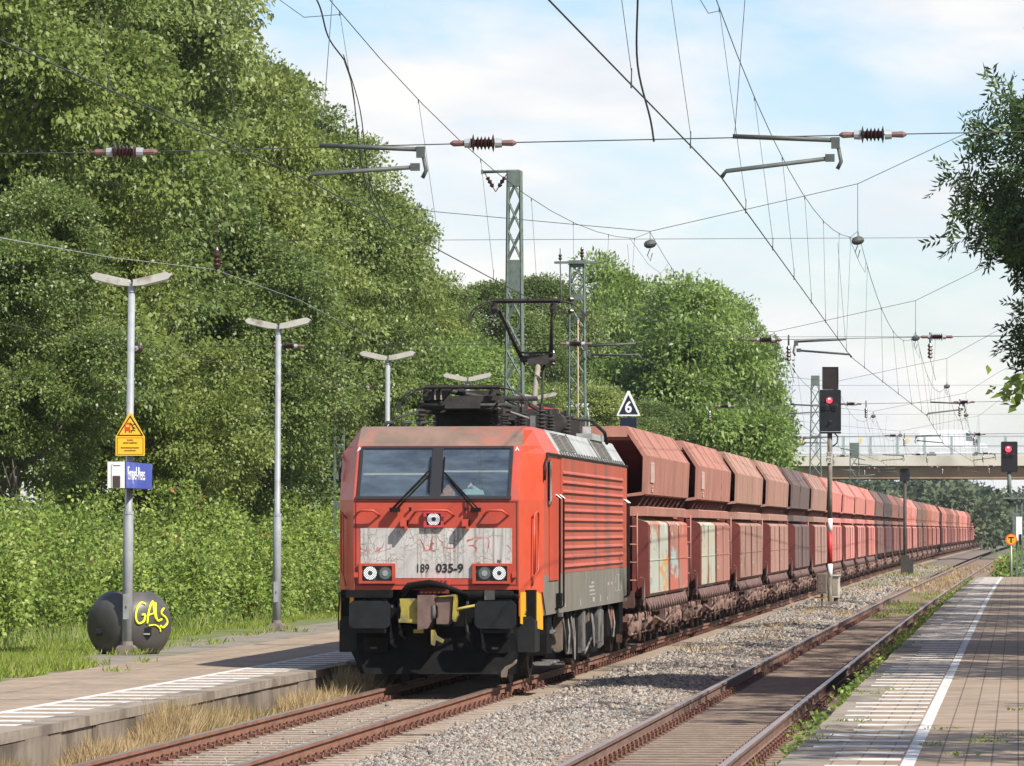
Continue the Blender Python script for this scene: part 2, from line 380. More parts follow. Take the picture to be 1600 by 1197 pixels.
# --- platforms
def paver(name, c1, c2, mortar, bw=.2, bh=.1):
    m, t, p = newmat(name); p.inputs['Roughness'].default_value = .9
    tc = t.nodes.new('ShaderNodeTexCoord'); br = t.nodes.new('ShaderNodeTexBrick')
    br.inputs['Color1'].default_value = rgb(c1); br.inputs['Color2'].default_value = rgb(c2); br.inputs['Mortar'].default_value = rgb(mortar)
    br.inputs['Scale'].default_value = 1; br.inputs['Mortar Size'].default_value = .007; br.offset = 0; br.inputs['Brick Width'].default_value = bw; br.inputs['Row Height'].default_value = bh
    mp = t.nodes.new('ShaderNodeMapping'); mp.inputs['Rotation'].default_value = (0, 0, math.pi / 2)
    t.links.new(tc.outputs['Object'], mp.inputs[0]); t.links.new(mp.outputs[0], br.inputs['Vector'])
    n = t.nodes.new('ShaderNodeTexNoise'); n.inputs['Scale'].default_value = 1.3; n.inputs['Detail'].default_value = 9; n.inputs['Roughness'].default_value = .7
    t.links.new(tc.outputs['Object'], n.inputs['Vector'])
    r = t.nodes.new('ShaderNodeValToRGB'); r.color_ramp.elements[0].position = .3; r.color_ramp.elements[1].position = .7
    r.color_ramp.elements[0].color = (.62, .59, .52, 1); r.color_ramp.elements[1].color = (1.1, 1.08, 1.05, 1)
    t.links.new(n.outputs[0], r.inputs[0])
    x = t.nodes.new('ShaderNodeMix'); x.data_type = 'RGBA'; x.blend_type = 'MULTIPLY'; x.inputs['Factor'].default_value = 1
    t.links.new(br.outputs[0], x.inputs['A']); t.links.new(r.outputs[0], x.inputs['B']); t.links.new(x.outputs['Result'], p.inputs['Base Color'])
    b = t.nodes.new('ShaderNodeBump'); b.inputs['Strength'].default_value = .5; b.inputs['Distance'].default_value = .01
    t.links.new(br.outputs['Fac'], b.inputs['Height']); b.invert = True; t.links.new(b.outputs[0], p.inputs['Normal']); return m
M_pavR = paver('pavers_right', (.35, .268, .20), (.285, .218, .162), (.14, .105, .075), .2, .2)
M_pavL = paver('pavers_left', (.37, .29, .215), (.32, .245, .18), (.22, .17, .125))
M_conc = mat('edge_concrete', (.20, .16, .12), (.30, .25, .195), 5, .9, bump=.3, c3=(.15, .12, .09), s3=1.1, t3=.5)
M_wall = mat('platform_wall', (.15, .115, .085), (.25, .205, .155), 4, .95, bump=.5, c3=(.10, .075, .055), s3=.9, t3=.48, stretch=(1, 1, .5))
M_mark = mat('worn_marking', (.48, .46, .42), (.64, .62, .59), 14, .8, c3=(.34, .28, .22), s3=6, t3=.57)
ZL, ZR = .24, .45
def platform(name, xe, inner, sgn, z, Y0, Y1, sh, mpav, bar0, bar1, line, Yv0, Yv1, step, barw):
    o = ribbon(name, sorted([xe + sgn * .34, inner]), [z, z], Y0, Y1, sh, mpav)
    ed = MB(); y = Y0; k = 0
    while y < Y1 - .5:
        l = min(2.0, Y1 - y); dz = R.uniform(-.006, .006); dx = R.uniform(-.012, .012)
        xs = sorted([xe + dx, xe + sgn * .34])
        ed.box(xs[0] + sh(y), xs[1] + sh(y), y + .012, y + l - .012, z - .10, z + dz + .004)
        y += 2.0
    put('edge_slab', ed.mesh('edge_slab', M_conc), o)
    wl = MB(); y = Y0
    while y < Y1 - .5:
        l = min(2.6, Y1 - y); dx = R.uniform(-.015, .015)
        xs = sorted([xe + sgn * .02 + dx, xe + sgn * .5]); wl.box(xs[0] + sh(y), xs[1] + sh(y), y + .015, y + l - .015, -.7, z - .102)
        y += 2.6
    put('retaining_wall', wl.mesh('retaining_wall', M_wall), o)
    b = MB(); y = Yv0
    while y < Yv1:
        j = R.uniform(-.03, .03)
        xs = sorted([bar0 + j, bar1]); b.box(xs[0] + sh(y), xs[1] + sh(y), y, y + barw, z, z + .0045); y += step
    put('tactile_stripe', b.mesh('tactile_stripe', M_mark), o)
    if line:
        xs = sorted(line); bl = MB(); y = Yv0 - 8
        while y < Yv1: bl.box(xs[0] + sh(y), xs[1] + sh(y), y, y + .298, z, z + .0047); y += .3
        put('edge_line', bl.mesh('edge_line', M_mark), o)
    return o
platform('platform', -1.80, 3.2, 1, ZR, 15, 191, shR, M_pavR, -1.66, -.92, (-.90, -.80), 30, 190, 1.16, .30)
# dropped kerb behind the paving on the right
g = MB(); g.box(3.2, 60, 15, 191, -.6, .40); tag(g.build('embankment', M_turf), kind='structure')
platform('platform', -9.73, -13.1, -1, ZL, 20, 165, shM, M_pavL, -10.0, -10.82, (-10.82, -10.92), 45, 160, 1.16, .38)
g = MB(); g.box(-14.6, -13.12, 60, 165, .1, .228)
tag(g.build('path', mat('cinder_path', (.17, .14, .115), (.26, .225, .185), 7, .95, bump=.4, c3=(.12, .13, .05), s3=1.0, t3=.52)), kind='structure')
# ================================================================ locomotive (local: x sideways, y back from the buffer faces, z over rail)
M_red = mat('loco_red', (.46, .062, .028), (.53, .080, .036), 3, .4, c3=(.37, .075, .048), s3=1.4, t3=.56, spec=.5, w3=.2)
M_redF = mat('loco_red_front', (.39, .050, .028), (.46, .068, .038), 3, .48, c3=(.29, .062, .046), s3=2.2, t3=.52, w3=.2)
M_louv = mat('louvre_red', (.39, .075, .042), (.49, .11, .068), 2, .5, stretch=(1, 1, .12), c3=(.20, .09, .075), s3=.8, t3=.54, w3=.16)
M_skirt = mat('skirt_grey', (.15, .136, .108), (.22, .20, .165), 3.5, .75, stretch=(1, 1, .35), c3=(.29, .265, .225), s3=3, t3=.62)
M_roofg = mat('roof_grey', (.33, .34, .33), (.44, .45, .44), 2.5, .6, c3=(.24, .235, .22), s3=1.6, t3=.55)
M_brow = mat('sooty_brow', (.13, .095, .07), (.23, .14, .105), 2.5, .75, stretch=(1, 1, .5), c3=(.42, .085, .055), s3=1.3, t3=.50, w3=.2)
M_blk = mat('underframe_black', (.004, .004, .004), (.011, .0105, .010), 5, .8, c3=(.022, .018, .014), s3=3, t3=.6, spec=.12)
M_ug = mat('bogie_grey', (.11, .105, .098), (.20, .19, .178), 6, .7, c3=(.05, .045, .04), s3=3, t3=.47)
M_ub = mat('bogie_brown', (.11, .08, .06), (.19, .145, .11), 6, .85, c3=(.05, .05, .04), s3=3, t3=.5)
M_ctr = mat('coupler_brown', (.10, .062, .05), (.17, .11, .09), 7, .75)
M_yel = mat('yellow_paint', (.25, .20, .032), (.34, .28, .045), 6, .65, c3=(.14, .12, .05), s3=4, t3=.50)
M_ora = mat('yellow_plate', (.54, .27, .015), (.60, .31, .02), 5, .5)
M_drk = mat('window_gasket', (.008, .008, .009), None, rough=.5)
M_chr = mat('lamp_reflector', (.78, .78, .78), (.9, .9, .9), 40, .25, .8)
M_txt = mat('black_lettering', (.01, .01, .012), None, rough=.6)
M_wtx = mat('white_lettering', (.75, .75, .73), None, rough=.6)

def glass(name, tint, mixf=.5):
    m, t, p = newmat(name); t.nodes.remove(p)
    tr = t.nodes.new('ShaderNodeBsdfTransparent'); tr.inputs[0].default_value = rgb(tint)
    gl = t.nodes.new('ShaderNodeBsdfGlossy'); gl.inputs['Roughness'].default_value = .03; gl.inputs[0].default_value = (.95, .95, .95, 1)
    fr = t.nodes.new('ShaderNodeLayerWeight'); fr.inputs[0].default_value = .28
    mx = t.nodes.new('ShaderNodeMixShader'); t.links.new(fr.outputs['Facing'], mx.inputs[0]); t.links.new(tr.outputs[0], mx.inputs[1]); t.links.new(gl.outputs[0], mx.inputs[2])
    t.links.new(mx.outputs[0], t.nodes['Material Output'].inputs[0]); return m
M_gl = glass('windscreen_glass', (.86, .90, .92))
M_lens = glass('lamp_lens', (.85, .88, .9))

# peeling front panel: pale paint with red cracks
def crackmat():
    m, t, p = newmat('peeling_panel'); p.inputs['Roughness'].default_value = .6
    tc = t.nodes.new('ShaderNodeTexCoord')
    def noise(sc, det=5, st=None):
        n = t.nodes.new('ShaderNodeTexNoise'); n.inputs['Scale'].default_value = sc; n.inputs['Detail'].default_value = det
        if st:
            mp = t.nodes.new('ShaderNodeMapping'); mp.inputs['Scale'].default_value = st; t.links.new(tc.outputs['Object'], mp.inputs[0]); t.links.new(mp.outputs[0], n.inputs['Vector'])
        else: t.links.new(tc.outputs['Object'], n.inputs['Vector'])
        return n.outputs[0]
    def ramp(f, stops):
        r = t.nodes.new('ShaderNodeValToRGB'); e = r.color_ramp.elements
        while len(e) < len(stops): e.new(.5)
        for i, (ps, c) in enumerate(stops): e[i].position = ps; e[i].color = rgb(c)
        t.links.new(f, r.inputs[0]); return r.outputs[0]
    def math_(op, a, b):
        n = t.nodes.new('ShaderNodeMath'); n.operation = op
        for i, x in enumerate((a, b)):
            if hasattr(x, 'links'): t.links.new(x, n.inputs[i])
            else: n.inputs[i].default_value = x
        return n.outputs[0]
    def mix(f, a, b):
        x = t.nodes.new('ShaderNodeMix'); x.data_type = 'RGBA'
        t.links.new(f, x.inputs['Factor'])
        for nm, q in (('A', a), ('B', b)):
            if hasattr(q, 'links'): t.links.new(q, x.inputs[nm])
            else: x.inputs[nm].default_value = rgb(q)
        return x.outputs['Result']
    base = ramp(noise(2.5, 6, (1, 1, .6)), [(.3, (.38, .37, .345)), (.7, (.54, .53, .50))])
    drip = ramp(noise(26, 3, (1, 1, .035)), [(.52, (0, 0, 0)), (.68, (.75, .75, .75))])
    base = mix(drip, base, (.22, .20, .18))
    wp = t.nodes.new('ShaderNodeVectorMath'); wp.operation = 'ADD'
    n = t.nodes.new('ShaderNodeTexNoise'); n.inputs['Scale'].default_value = 5; n.inputs['Detail'].default_value = 4
    sc_ = t.nodes.new('ShaderNodeVectorMath'); sc_.operation = 'SCALE'; sc_.inputs['Scale'].default_value = .22
    t.links.new(tc.outputs['Object'], n.inputs['Vector']); t.links.new(n.outputs['Color'], sc_.inputs[0])
    t.links.new(tc.outputs['Object'], wp.inputs[0]); t.links.new(sc_.outputs[0], wp.inputs[1])
    def crack(scale, lo, hi):
        v = t.nodes.new('ShaderNodeTexVoronoi'); v.feature = 'DISTANCE_TO_EDGE'; v.inputs['Scale'].default_value = scale
        t.links.new(wp.outputs[0], v.inputs['Vector'])
        return ramp(v.outputs['Distance'], [(lo, (1, 1, 1)), (hi * .45, (1, 1, 1)), (hi, (0, 0, 0))])
    sx = t.nodes.new('ShaderNodeSeparateXYZ'); t.links.new(tc.outputs['Object'], sx.inputs[0])
    band = ramp(sx.outputs['Z'], [(.0, (0, 0, 0)), (.08, (0, 0, 0)), (.2, (1, 1, 1)), (.30, (1, 1, 1)), (.40, (0, 0, 0))])
    msk = ramp(noise(4.2, 2), [(.43, (0, 0, 0)), (.50, (1, 1, 1))])
    red = math_('MULTIPLY', math_('MULTIPLY', crack(3.6, .0, .034), band), msk)
    msk2 = ramp(noise(3.1, 2), [(.40, (0, 0, 0)), (.54, (1, 1, 1))])
    blk = math_('MULTIPLY', math_('MULTIPLY', crack(11, .0, .045), msk2), .75)
    c = mix(blk, base, (.12, .09, .08)); c = mix(red, c, (.34, .06, .05))
    t.links.new(c, p.inputs['Base Color']); return m
M_crack = crackmat()

LOCO = thing('locomotive', 'red electric locomotive with pale peeling front panel, raised pantograph at its rear', 'locomotive', (XM, 70.6, 0))
# body shell: outline stations at the two ends, rows by height
HS = 1.44
def row_front(z):
    yf = np.interp(z, [0, 1.37, 2.62, 3.38, 3.61, 3.66], [.52, .50, .47, .95, 1.24, 1.42])
    hf = np.interp(z, [0, 3.38, 3.66], [1.15, 1.16, 1.15])
    hs = np.interp(z, [0, 3.27, 3.66], [HS, HS, 1.20])
    ys = np.interp(z, [0, 2.62, 3.27, 3.66], [1.15, 1.15, 1.45, 1.75])
    return yf, hf, hs, ys
YE = 16.4
b = MB()
zs = [1.0, 1.37, 1.57, 2.62, 3.0, 3.27, 3.38, 3.61, 3.66]
loops = []
for z in zs:
    yf, hf, hs, ys = row_front(z)
    loops.append([(-hf, yf, z), (hf, yf, z), (hs, ys, z), (hs, YE, z), (1.05, 18.7, z), (-1.05, 18.7, z), (-hs, YE, z), (-hs, ys, z)])
for i in range(len(zs) - 1):
    for j in range(8):
        if i == 0 and j == 0: continue
        q = [loops[i][j], loops[i][(j + 1) % 8], loops[i + 1][(j + 1) % 8], loops[i + 1][j]]
        if i <= 1 and j in (2, 6) : m = 1
        elif i >= 5 and j in (2, 6): m = 2
        elif j == 0 and i >= 6: m = 3
        elif j == 0: m = 4
        else: m = 0
        if i >= 5 and j in (2, 6):        # cab end of the roof slope stays red
            ym = 3.8; a0, a1 = q[0], q[1]; c1, c0 = q[2], q[3]
            if j == 2:
                f0 = (a0[0], ym, a0[2]); f1 = (c0[0], ym, c0[2])
                b.poly([a0, f0, f1, c0], 0); b.poly([f0, a1, c1, f1], 2)
            else:
                f0 = (a1[0], ym, a1[2]); f1 = (c1[0], ym, c1[2])
                b.poly([a0, f0, f1, c1 if False else c0], 2); b.poly([f0, a1, c1, f1], 0)
            continue
        b.poly(q, m)
b.poly(loops[-1], 5)
body = b.build('body', [M_red, M_skirt, M_roofg, M_brow, M_redF, mat('roof_dark', (.05, .045, .04), (.10, .09, .08), 4, .8)], LOCO)
# cut-outs are built as proud pieces: windscreen frame, panes (set in front of a dark painted sheet)
def fpt(x, z, off=0):      # a point on the front face
    yf = np.interp(z, [0, 1.37, 2.62, 3.38, 3.61, 3.66], [.52, .50, .47, .95, 1.24, 1.42]); return Vector((x, yf - off, z))
def fquad(b, x0, x1, z0, z1, off, th, m=0):
    P = [fpt(x0, z0, off), fpt(x1, z0, off), fpt(x1, z1, off), fpt(x0, z1, off)]; Q = [p + Vector((0, th, 0)) for p in P]
    b.add(P + Q, [(0, 1, 2, 3), (7, 6, 5, 4), (0, 4, 5, 1), (1, 5, 6, 2), (2, 6, 7, 3), (3, 7, 4, 0)], m)
# windscreen: gasket bars round two panes
b = MB()
for x0, x1, z0, z1 in ((-1.09, 1.04, 3.34, 3.375), (-1.13, 1.05, 2.63, 2.67), (-1.11, -1.07, 2.67, 3.34), (1.00, 1.04, 2.67, 3.34), (-.09, .055, 2.67, 3.34)):
    fquad(b, x0, x1, z0, z1, .035, .05)
wf = b.build('windscreen_frame', M_drk, LOCO)
b = MB()   # dark cab sheet behind the panes, pale bands painted in as reflections
fquad(b, -1.07, 1.0, 2.67, 3.34, .006, .004)
cabm = mat('cab_reflection_sheet', (.018, .024, .030), (.19, .21, .22), 1.5, .9, stretch=(.8, 1, 3))
b.build('cab_reflection_sheet', cabm, wf)
b = MB()
fquad(b, -1.05, -.10, 2.965, 2.995, .012, .004); fquad(b, .07, .99, 3.005, 3.03, .012, .004)
b.build('sun_blind', mat('blind_grey', (.38, .36, .30), (.5, .48, .42), 5, .7), wf)
for x0, x1 in ((-1.07, -.09), (.055, 1.0)):
    b = MB(); fquad(b, x0, x1, 2.67, 3.34, .026, .004); b.build('windscreen_pane', M_gl, wf)
# things lying behind the right pane
for nm, cx, cz, rx, rz_, m in (('dashboard_bag', .50, 2.735, .17, .055, mat('teal_cloth', (.20, .38, .36), (.45, .50, .42), 30, .8, c3=(.5, .3, .3), s3=20, t3=.6)), ('dashboard_bag', .16, 2.73, .10, .07, mat('red_tan_cloth', (.32, .08, .06), (.36, .31, .2), 30, .8)), ('dashboard_bag', .47, 2.80, .045, .04, mat('tan_cloth', (.5, .44, .3), (.58, .52, .4), 30, .8))):
    b = MB(); vs = []; n = 12
    for i in range(n):
        a = math.pi * i / (n - 1); q = fpt(cx - rx * math.cos(a), cz - rz_ * .8 + rz_ * 2 * math.sin(a) * (1 + .15 * math.sin(5 * a)), .013); vs.append(q)
    k = [v + Vector((0, .004, 0)) for v in vs]
    b.add(vs + k, [tuple(range(n)), tuple(range(2 * n - 1, n - 1, -1))] + [(i, (i + 1) % n, (i + 1) % n + n, i + n) for i in range(n)], 0)
    b.build(nm, m, wf)
# wipers
for xp, xt, zt in ((-.60, -.13, 3.02), (.53, .10, 3.0)):
    b = MB(); o0 = fpt(xp, 2.50, .10); t0 = fpt(xt, zt, .07)
    b.path([o0, t0], .014, 5); b.path([o0 + Vector((.06, 0, .0)), t0 + Vector((.03, 0, -.03))], .011, 5)
    sgn = 1 if xt < 0 else -1
    b.path([fpt(xt + .02 * sgn, 2.72, .05), fpt(xt + .02 * sgn, 3.22, .05)], .012, 4)
    b.cbox(o0 + Vector((.03, .02, -.02)), (.14, .10, .06)); b.build('wiper', M_blk, LOCO)
for x in (-.36, .41):
    b = MB(); p = fpt(x, 2.50, .06); b.tube(p + Vector((0, .08, -.03)), p, .012, .02, 6); b.build('washer_nozzle', M_blk, LOCO)
# red handles under the windscreen
for x0, x1, dr in ((-1.10, -.82, 0), (-.30, .22, 1), (.70, .98, 0)):
    b = MB(); b.path([fpt(x0 - .03, 2.40, 0), fpt(x0 + .01, 2.44, .10), fpt(x0 + .06, 2.47, .13), fpt(x1 - .05, 2.47, .13), fpt(x1 + .0, 2.43, .10), fpt(x1 + .03, 2.40, 0)], .017, 6)
    b.build('grab_handle', M_redF, LOCO)
for x in (-.44, .42):
    b = MB(); b.cbox(fpt(x, 2.30, .075), (.09, .16, .10)); b.cbox(fpt(x + .03, 2.27, .08), (.03, .15, .13)); b.build('step_bracket', M_redF, LOCO)
# peeling pale panel with notches for the lamps
b = MB(); pl = [(-.58, 1.53), (.52, 1.53), (.52, 1.73), (1.06, 1.73), (1.06, 2.225), (-1.06, 2.225), (-1.06, 1.73), (-.58, 1.73)]
vs = [fpt(x, z, .006) - Vector((0, 0, 1.75)) for x, z in pl]; ks = [v + Vector((0, .005, 0)) for v in vs]; n = len(vs)
b.add(vs + ks, [tuple(range(n)), tuple(range(2 * n - 1, n - 1, -1))] + [(i, (i + 1) % n, (i + 1) % n + n, i + n) for i in range(n)])
b.build('front_panel', M_crack, LOCO, (0, 0, 1.75))
# the shadows cast by parts fall on these by themselves
text('running_number', '189', .165, M_txt, LOCO, fpt(-.19, 1.665, .012), .80, align='CENTER')
text('running_number', '035-9', .165, M_txt, LOCO, fpt(.19, 1.665, .012), 1.0, bold=.004)
text('small_letter', 'N', .07, M_txt, LOCO, fpt(.88, 1.765, .012), .9)
for x in (-1.13, 1.09):
    b = MB(); c = fpt(x, 3.33, .012)
    b.prism([(-.04, -.03), (.04, -.03), (0, .04)], 0, .004, 'y', 0, Matrix.Translation(c))
    b.prism([(-.012, -.03), (.02, -.03), (.004, .005)], -.002, 0, 'y', 1, Matrix.Translation(c)); b.build('warning_mark', [M_wtx, M_redF], LOCO)
# headlights
def lamp(root, x, z, r, bright):
    b = MB(); c = fpt(x, z, .045)
    b.lathe([(0, r), (.02, r), (.03, r * .9)], c, (0, 1, 0), 20, 1)
    if bright:
        for ring, (rr, nn) in enumerate(((.42, 12), (.58, 16), (.74, 20), (.90, 24))):
            for k in range(nn):
                a = 2 * math.pi * (k + .5 * (ring % 2)) / nn; d = r * .072
                b.lathe([(-.006, d), (0, d)], c + Vector((math.cos(a) * r * rr, -.002, math.sin(a) * r * rr)), (0, 1, 0), 6, 0)
        b.lathe([(-.012, r * .3), (0, r * .3)], c, (0, 1, 0), 12, 1)
    else:
        b.lathe([(-.003, r * .86), (0, r * .86)], c, (0, 1, 0), 18, 3); b.cbox(c + Vector((0, -.006, 0)), (r * .4, .006, r * .5), 0)
        b.lathe([(-.010, r * .45), (-.004, r * .45)], c, (0, 1, 0), 12, 2)
    return b.build('lamp', [mat('led_white', (.8, .8, .8), None, rough=.3, emis=(1, 1, 1), es=.55), mat('lamp_housing', (.03, .035, .035), None, rough=.4), mat('reflector_grey', (.45, .48, .48), None, rough=.15, metal=.8), mat('reflector_dim', (.12, .14, .14), None, rough=.2, metal=.4)], root)
for x0, x1, xs in ((-1.08, -.57, (-.92, -.71)), (.51, 1.04, (.68, .885))):
    b = MB()
    for q in ((x0, x1, 1.70, 1.735), (x0, x1, 1.455, 1.49), (x0, x0 + .045, 1.49, 1.70), (x1 - .045, x1, 1.49, 1.70)): fquad(b, *q, .05, .06, 0)
    fquad(b, x0 + .045, x1 - .045, 1.49, 1.70, .012, .02, 1)
    h = b.build('headlight', [M_redF, mat('lamp_box', (.035, .045, .042), None, rough=.5)], LOCO)
    lamp(h, xs[0], 1.60, .095, x0 < 0); lamp(h, xs[1], 1.60, .095, x0 > 0)
b = MB()
for q in ((-.17, .11, 2.43, 2.465), (-.17, .11, 2.235, 2.27), (-.17, -.13, 2.27, 2.43), (.07, .11, 2.27, 2.43)): fquad(b, *q, .06, .09, 0)
fquad(b, -.13, .07, 2.27, 2.43, .02, .02, 1)
h = b.build('headlight', [mat('lamp_frame_red', (.42, .05, .06), None, rough=.4), M_drk], LOCO); lamp(h, -.03, 2.35, .092, True)
for x in (-1.12, 1.09):
    b = MB(); b.cbox(fpt(x, 1.575, .02), (.06, .05, .07)); b.build('marker_box', M_redF, LOCO)
b = MB(); b.cbox((-.02, .40, 1.46), (.42, .26, .10), 0); 
for k in range(7): b.cbox((-.20 + k * .06, .26, 1.46), (.02, .03, .09), 1)
b.cbox((-.02, .42, 1.36), (.40, .22, .08), 1)
b.build('step', [M_redF, mat('dark_red', (.13, .02, .016), None, rough=.6)], LOCO)
# front handrails on the corners, yellow corner plates
for s in (-1, 1):
    b = MB(); n = Vector((s * .75, -.66, 0)).normalized()
    def cp(t, z, o): return Vector((s * (1.15 + .29 * t), .49 + .66 * t, z)) + n * o
    b.path([cp(.52, 2.36, 0), cp(.52, 2.42, .06), cp(.60, 2.46, .08), cp(.68, 2.42, .06), cp(.68, 1.64, .06), cp(.50, 1.56, .06), cp(.50, 1.42, .02)], .014, 6)
    b.path([cp(.52, 2.42, .06), cp(.50, 1.58, .06)], .014, 6)
    b.build('handrail', M_red, LOCO)
    b = MB(); vs = [cp(.05, .90, .012), cp(.95, .80, .012), cp(.95, 1.02, .012), cp(.88, 1.30, .012), cp(.72, 1.335, .012), cp(.05, 1.335, .012)]
    b.add(vs + [v - n * .02 for v in vs], [tuple(range(6)), tuple(range(11, 5, -1))] + [(i, (i + 1) % 6, (i + 1) % 6 + 6, i + 6) for i in range(6)])
    pt = b.build('corner_plate', M_ora, LOCO)
    b = MB(); c0 = [cp(.22, 1.03, .016), cp(.62, 1.03, .016), cp(.42, 1.25, .016)]
    b.path(c0 + [c0[0]], .008, 4); b.build('warning_triangle', M_txt, pt)
    tm = put('letter', text_mesh('C', .10, M_txt), pt, cp(.42, 1.10, .016)); tm.rotation_euler = (0, 0, math.atan2(.66, .29 * s) * 1 if s > 0 else math.atan2(-.66, .29))
    b = MB(); b.path([cp(1.0, .80, .02), cp(1.02, 1.05, .02), cp(.90, 1.33, .02)], .010, 5, 0); b.build('steam_hose', M_blk, pt)
# buffer beam, buffers, plough
b = MB(); b.box(-1.36, 1.36, .66, .95, .85, 1.365); b.box(-1.15, 1.15, .60, .70, .5, .86); b.build('buffer_beam', M_blk, LOCO)
for s in (-1, 1):
    x = s * .875
    b = MB(); b.cbox((x, .035, 1.03), (.57, .07, .38), 0, .05); b.lathe([(0.05, .14), (.35, .14), (.35, .19), (.62, .19)], (x, .05, 1.03), (0, 1, 0), 14)
    b.cbox((x, .42, 1.03), (.36, .30, .40)); b.cbox((x, .3, .80), (.42, .3, .05)); b.build('buffer', mat('buffer_black', (.009, .0095, .011), (.017, .018, .02), 6, .55, spec=.2), LOCO)
    b = MB()
    if s < 0: b.cbox((-.90, .20, 1.315), (.62, .34, .10)); b.cbox((-.92, .30, 1.25), (.06, .06, .1))
    else:
        b.lathe([(0, .05), (.03, .06), (.66, .06), (.69, .05)], (.42, .22, 1.30), (1, 0, 0), 12); b.cbox((.78, .16, 1.30), (.14, .05, .13), 1)
        b.tube((1.10, .22, 1.30), (1.16, .30, 1.27), .03)
    b.build('coupling_lever', [M_blk, M_ug], LOCO)
    b = MB(); b.prism([(s * 1.13, .50), (s * 1.37, .50), (s * 1.37, .93), (s * 1.31, .995), (s * 1.10, .995)], .58, 1.3, 'y'); b.build('cheek_plate', mat('cheek_black', (.012, .012, .0125), (.019, .019, .019), 6, .6, spec=.2), LOCO)
b = MB(); b.poly([(-1.12, .50, .52), (1.12, .50, .52), (.98, .38, .20), (-.98, .38, .20)]); b.poly([(-1.12, .50, .52), (-1.25, .9, .52), (-1.1, .8, .20), (-.98, .38, .20)]); b.poly([(1.12, .50, .52), (1.25, .9, .52), (1.1, .8, .20), (.98, .38, .20)])
b.poly([(-1.12, .5, .52), (1.12, .5, .52), (1.12, .55, .86), (-1.12, .55, .86)]); b.box(-1.0, 1.0, .5, .6, .2, .5)
b.build('snow_plough', M_blk, LOCO)
b = MB(); b.prism([(.92, .16), (1.0, .16), (1.02, .27), (1.14, .36), (1.14, .38), (.98, .31), (.92, .24)], .34, .37, 'y'); b.tube((1.02, .36, .28), (1.14, .36, .40), .012); b.build('guard_iron', M_ub, LOCO)
# centre coupler and hoses
b = MB(); b.prism([(-.20, .82), (-.06, .84), (.06, 1.05), (.02, 1.30), (-.20, 1.30)], -.05, .55, 'y', 0); b.prism([(.04, 1.28), (.28, 1.28), (.26, .98), (.22, .90), (.06, .90)], .0, .5, 'y', 0)
b.cbox((.02, .1, 1.07), (.12, .25, .22), 1, .04); b.tube((.02, -.04, .98), (.02, -.04, 1.16), .03, m=2); b.build('coupler', [M_ctr, M_blk, M_ug], LOCO)
b = MB(); b.prism([(-.46, .92), (-.20, .90), (-.20, 1.25), (-.46, 1.25), (-.44, 1.08)], .05, .30, 'y', 0); b.cbox((-.33, .04, .945), (.28, .05, .05), 0); b.build('coupler_cover', M_yel, LOCO); b = MB()
b.prism([(.06, 1.285), (.30, 1.31), (.30, 1.285), (.12, 1.275)], -.05, .3, 'y', 0); b.prism([(.28, .98), (.31, .93), (.35, 1.02), (.33, 1.10), (.335, 1.2), (.32, 1.30), (.30, 1.30), (.29, 1.12)], -.04, .25, 'y', 0)
b.build('coupler_cover', M_yel, LOCO); b = MB(); b.path([(.32, .05, 1.10), (.45, .12, 1.13), (.64, .2, 1.165)], .022, 6); b.build('uncoupling_rod', M_yel, LOCO); b = MB()
b.prism([(-.02, .62), (.03, .60), (.05, .68), (.14, .64), (.16, .68), (.06, .74), (.03, .82), (-.02, .82)], .02, .08, 'y', 0); b.build('coupler_hook', M_yel, LOCO); b = MB(); b.cbox((-.20, .1, .80), (.14, .06, .05), 0)
b.build('coupler_stop', M_yel, LOCO)
b = MB(); b.path([(-.55, .35, 1.2), (-.35, .2, 1.42), (-.05, .12, 1.46), (.18, .10, 1.42), (.5, .12, 1.30)], [.045, .055, .055, .035, .025], 8); b.build('hose', M_blk, LOCO)
for x, z0, z1 in ((-.62, 1.15, .62), (-.50, 1.2, .75), (.44, 1.2, .7), (.66, .95, .55)):
    b = MB(); b.path([(x, .5, z0), (x - .02, .38, (z0 + z1) / 2 + .1), (x + .02, .36, z1), (x + .07, .42, z1 - .05)], .022, 6); b.tube((x + .02, .36, z1), (x + .02, .36, z1 + .08), .032); b.build('hose', mat('rubber_hose', (.02, .02, .022), (.05, .05, .05), 9, .4), LOCO)
for x in (-.84, .86): 
    b = MB(); b.cbox((x, .46, .60), (.34, .06, .22), 0, .03); b.cbox((x - .03, .42, .56), (.09, .04, .03), 1); b.build('side_coupling_box', [M_blk, M_ug], LOCO)

M_seam = mat('seam_dark', (.10, .10, .095), None, rough=.8)
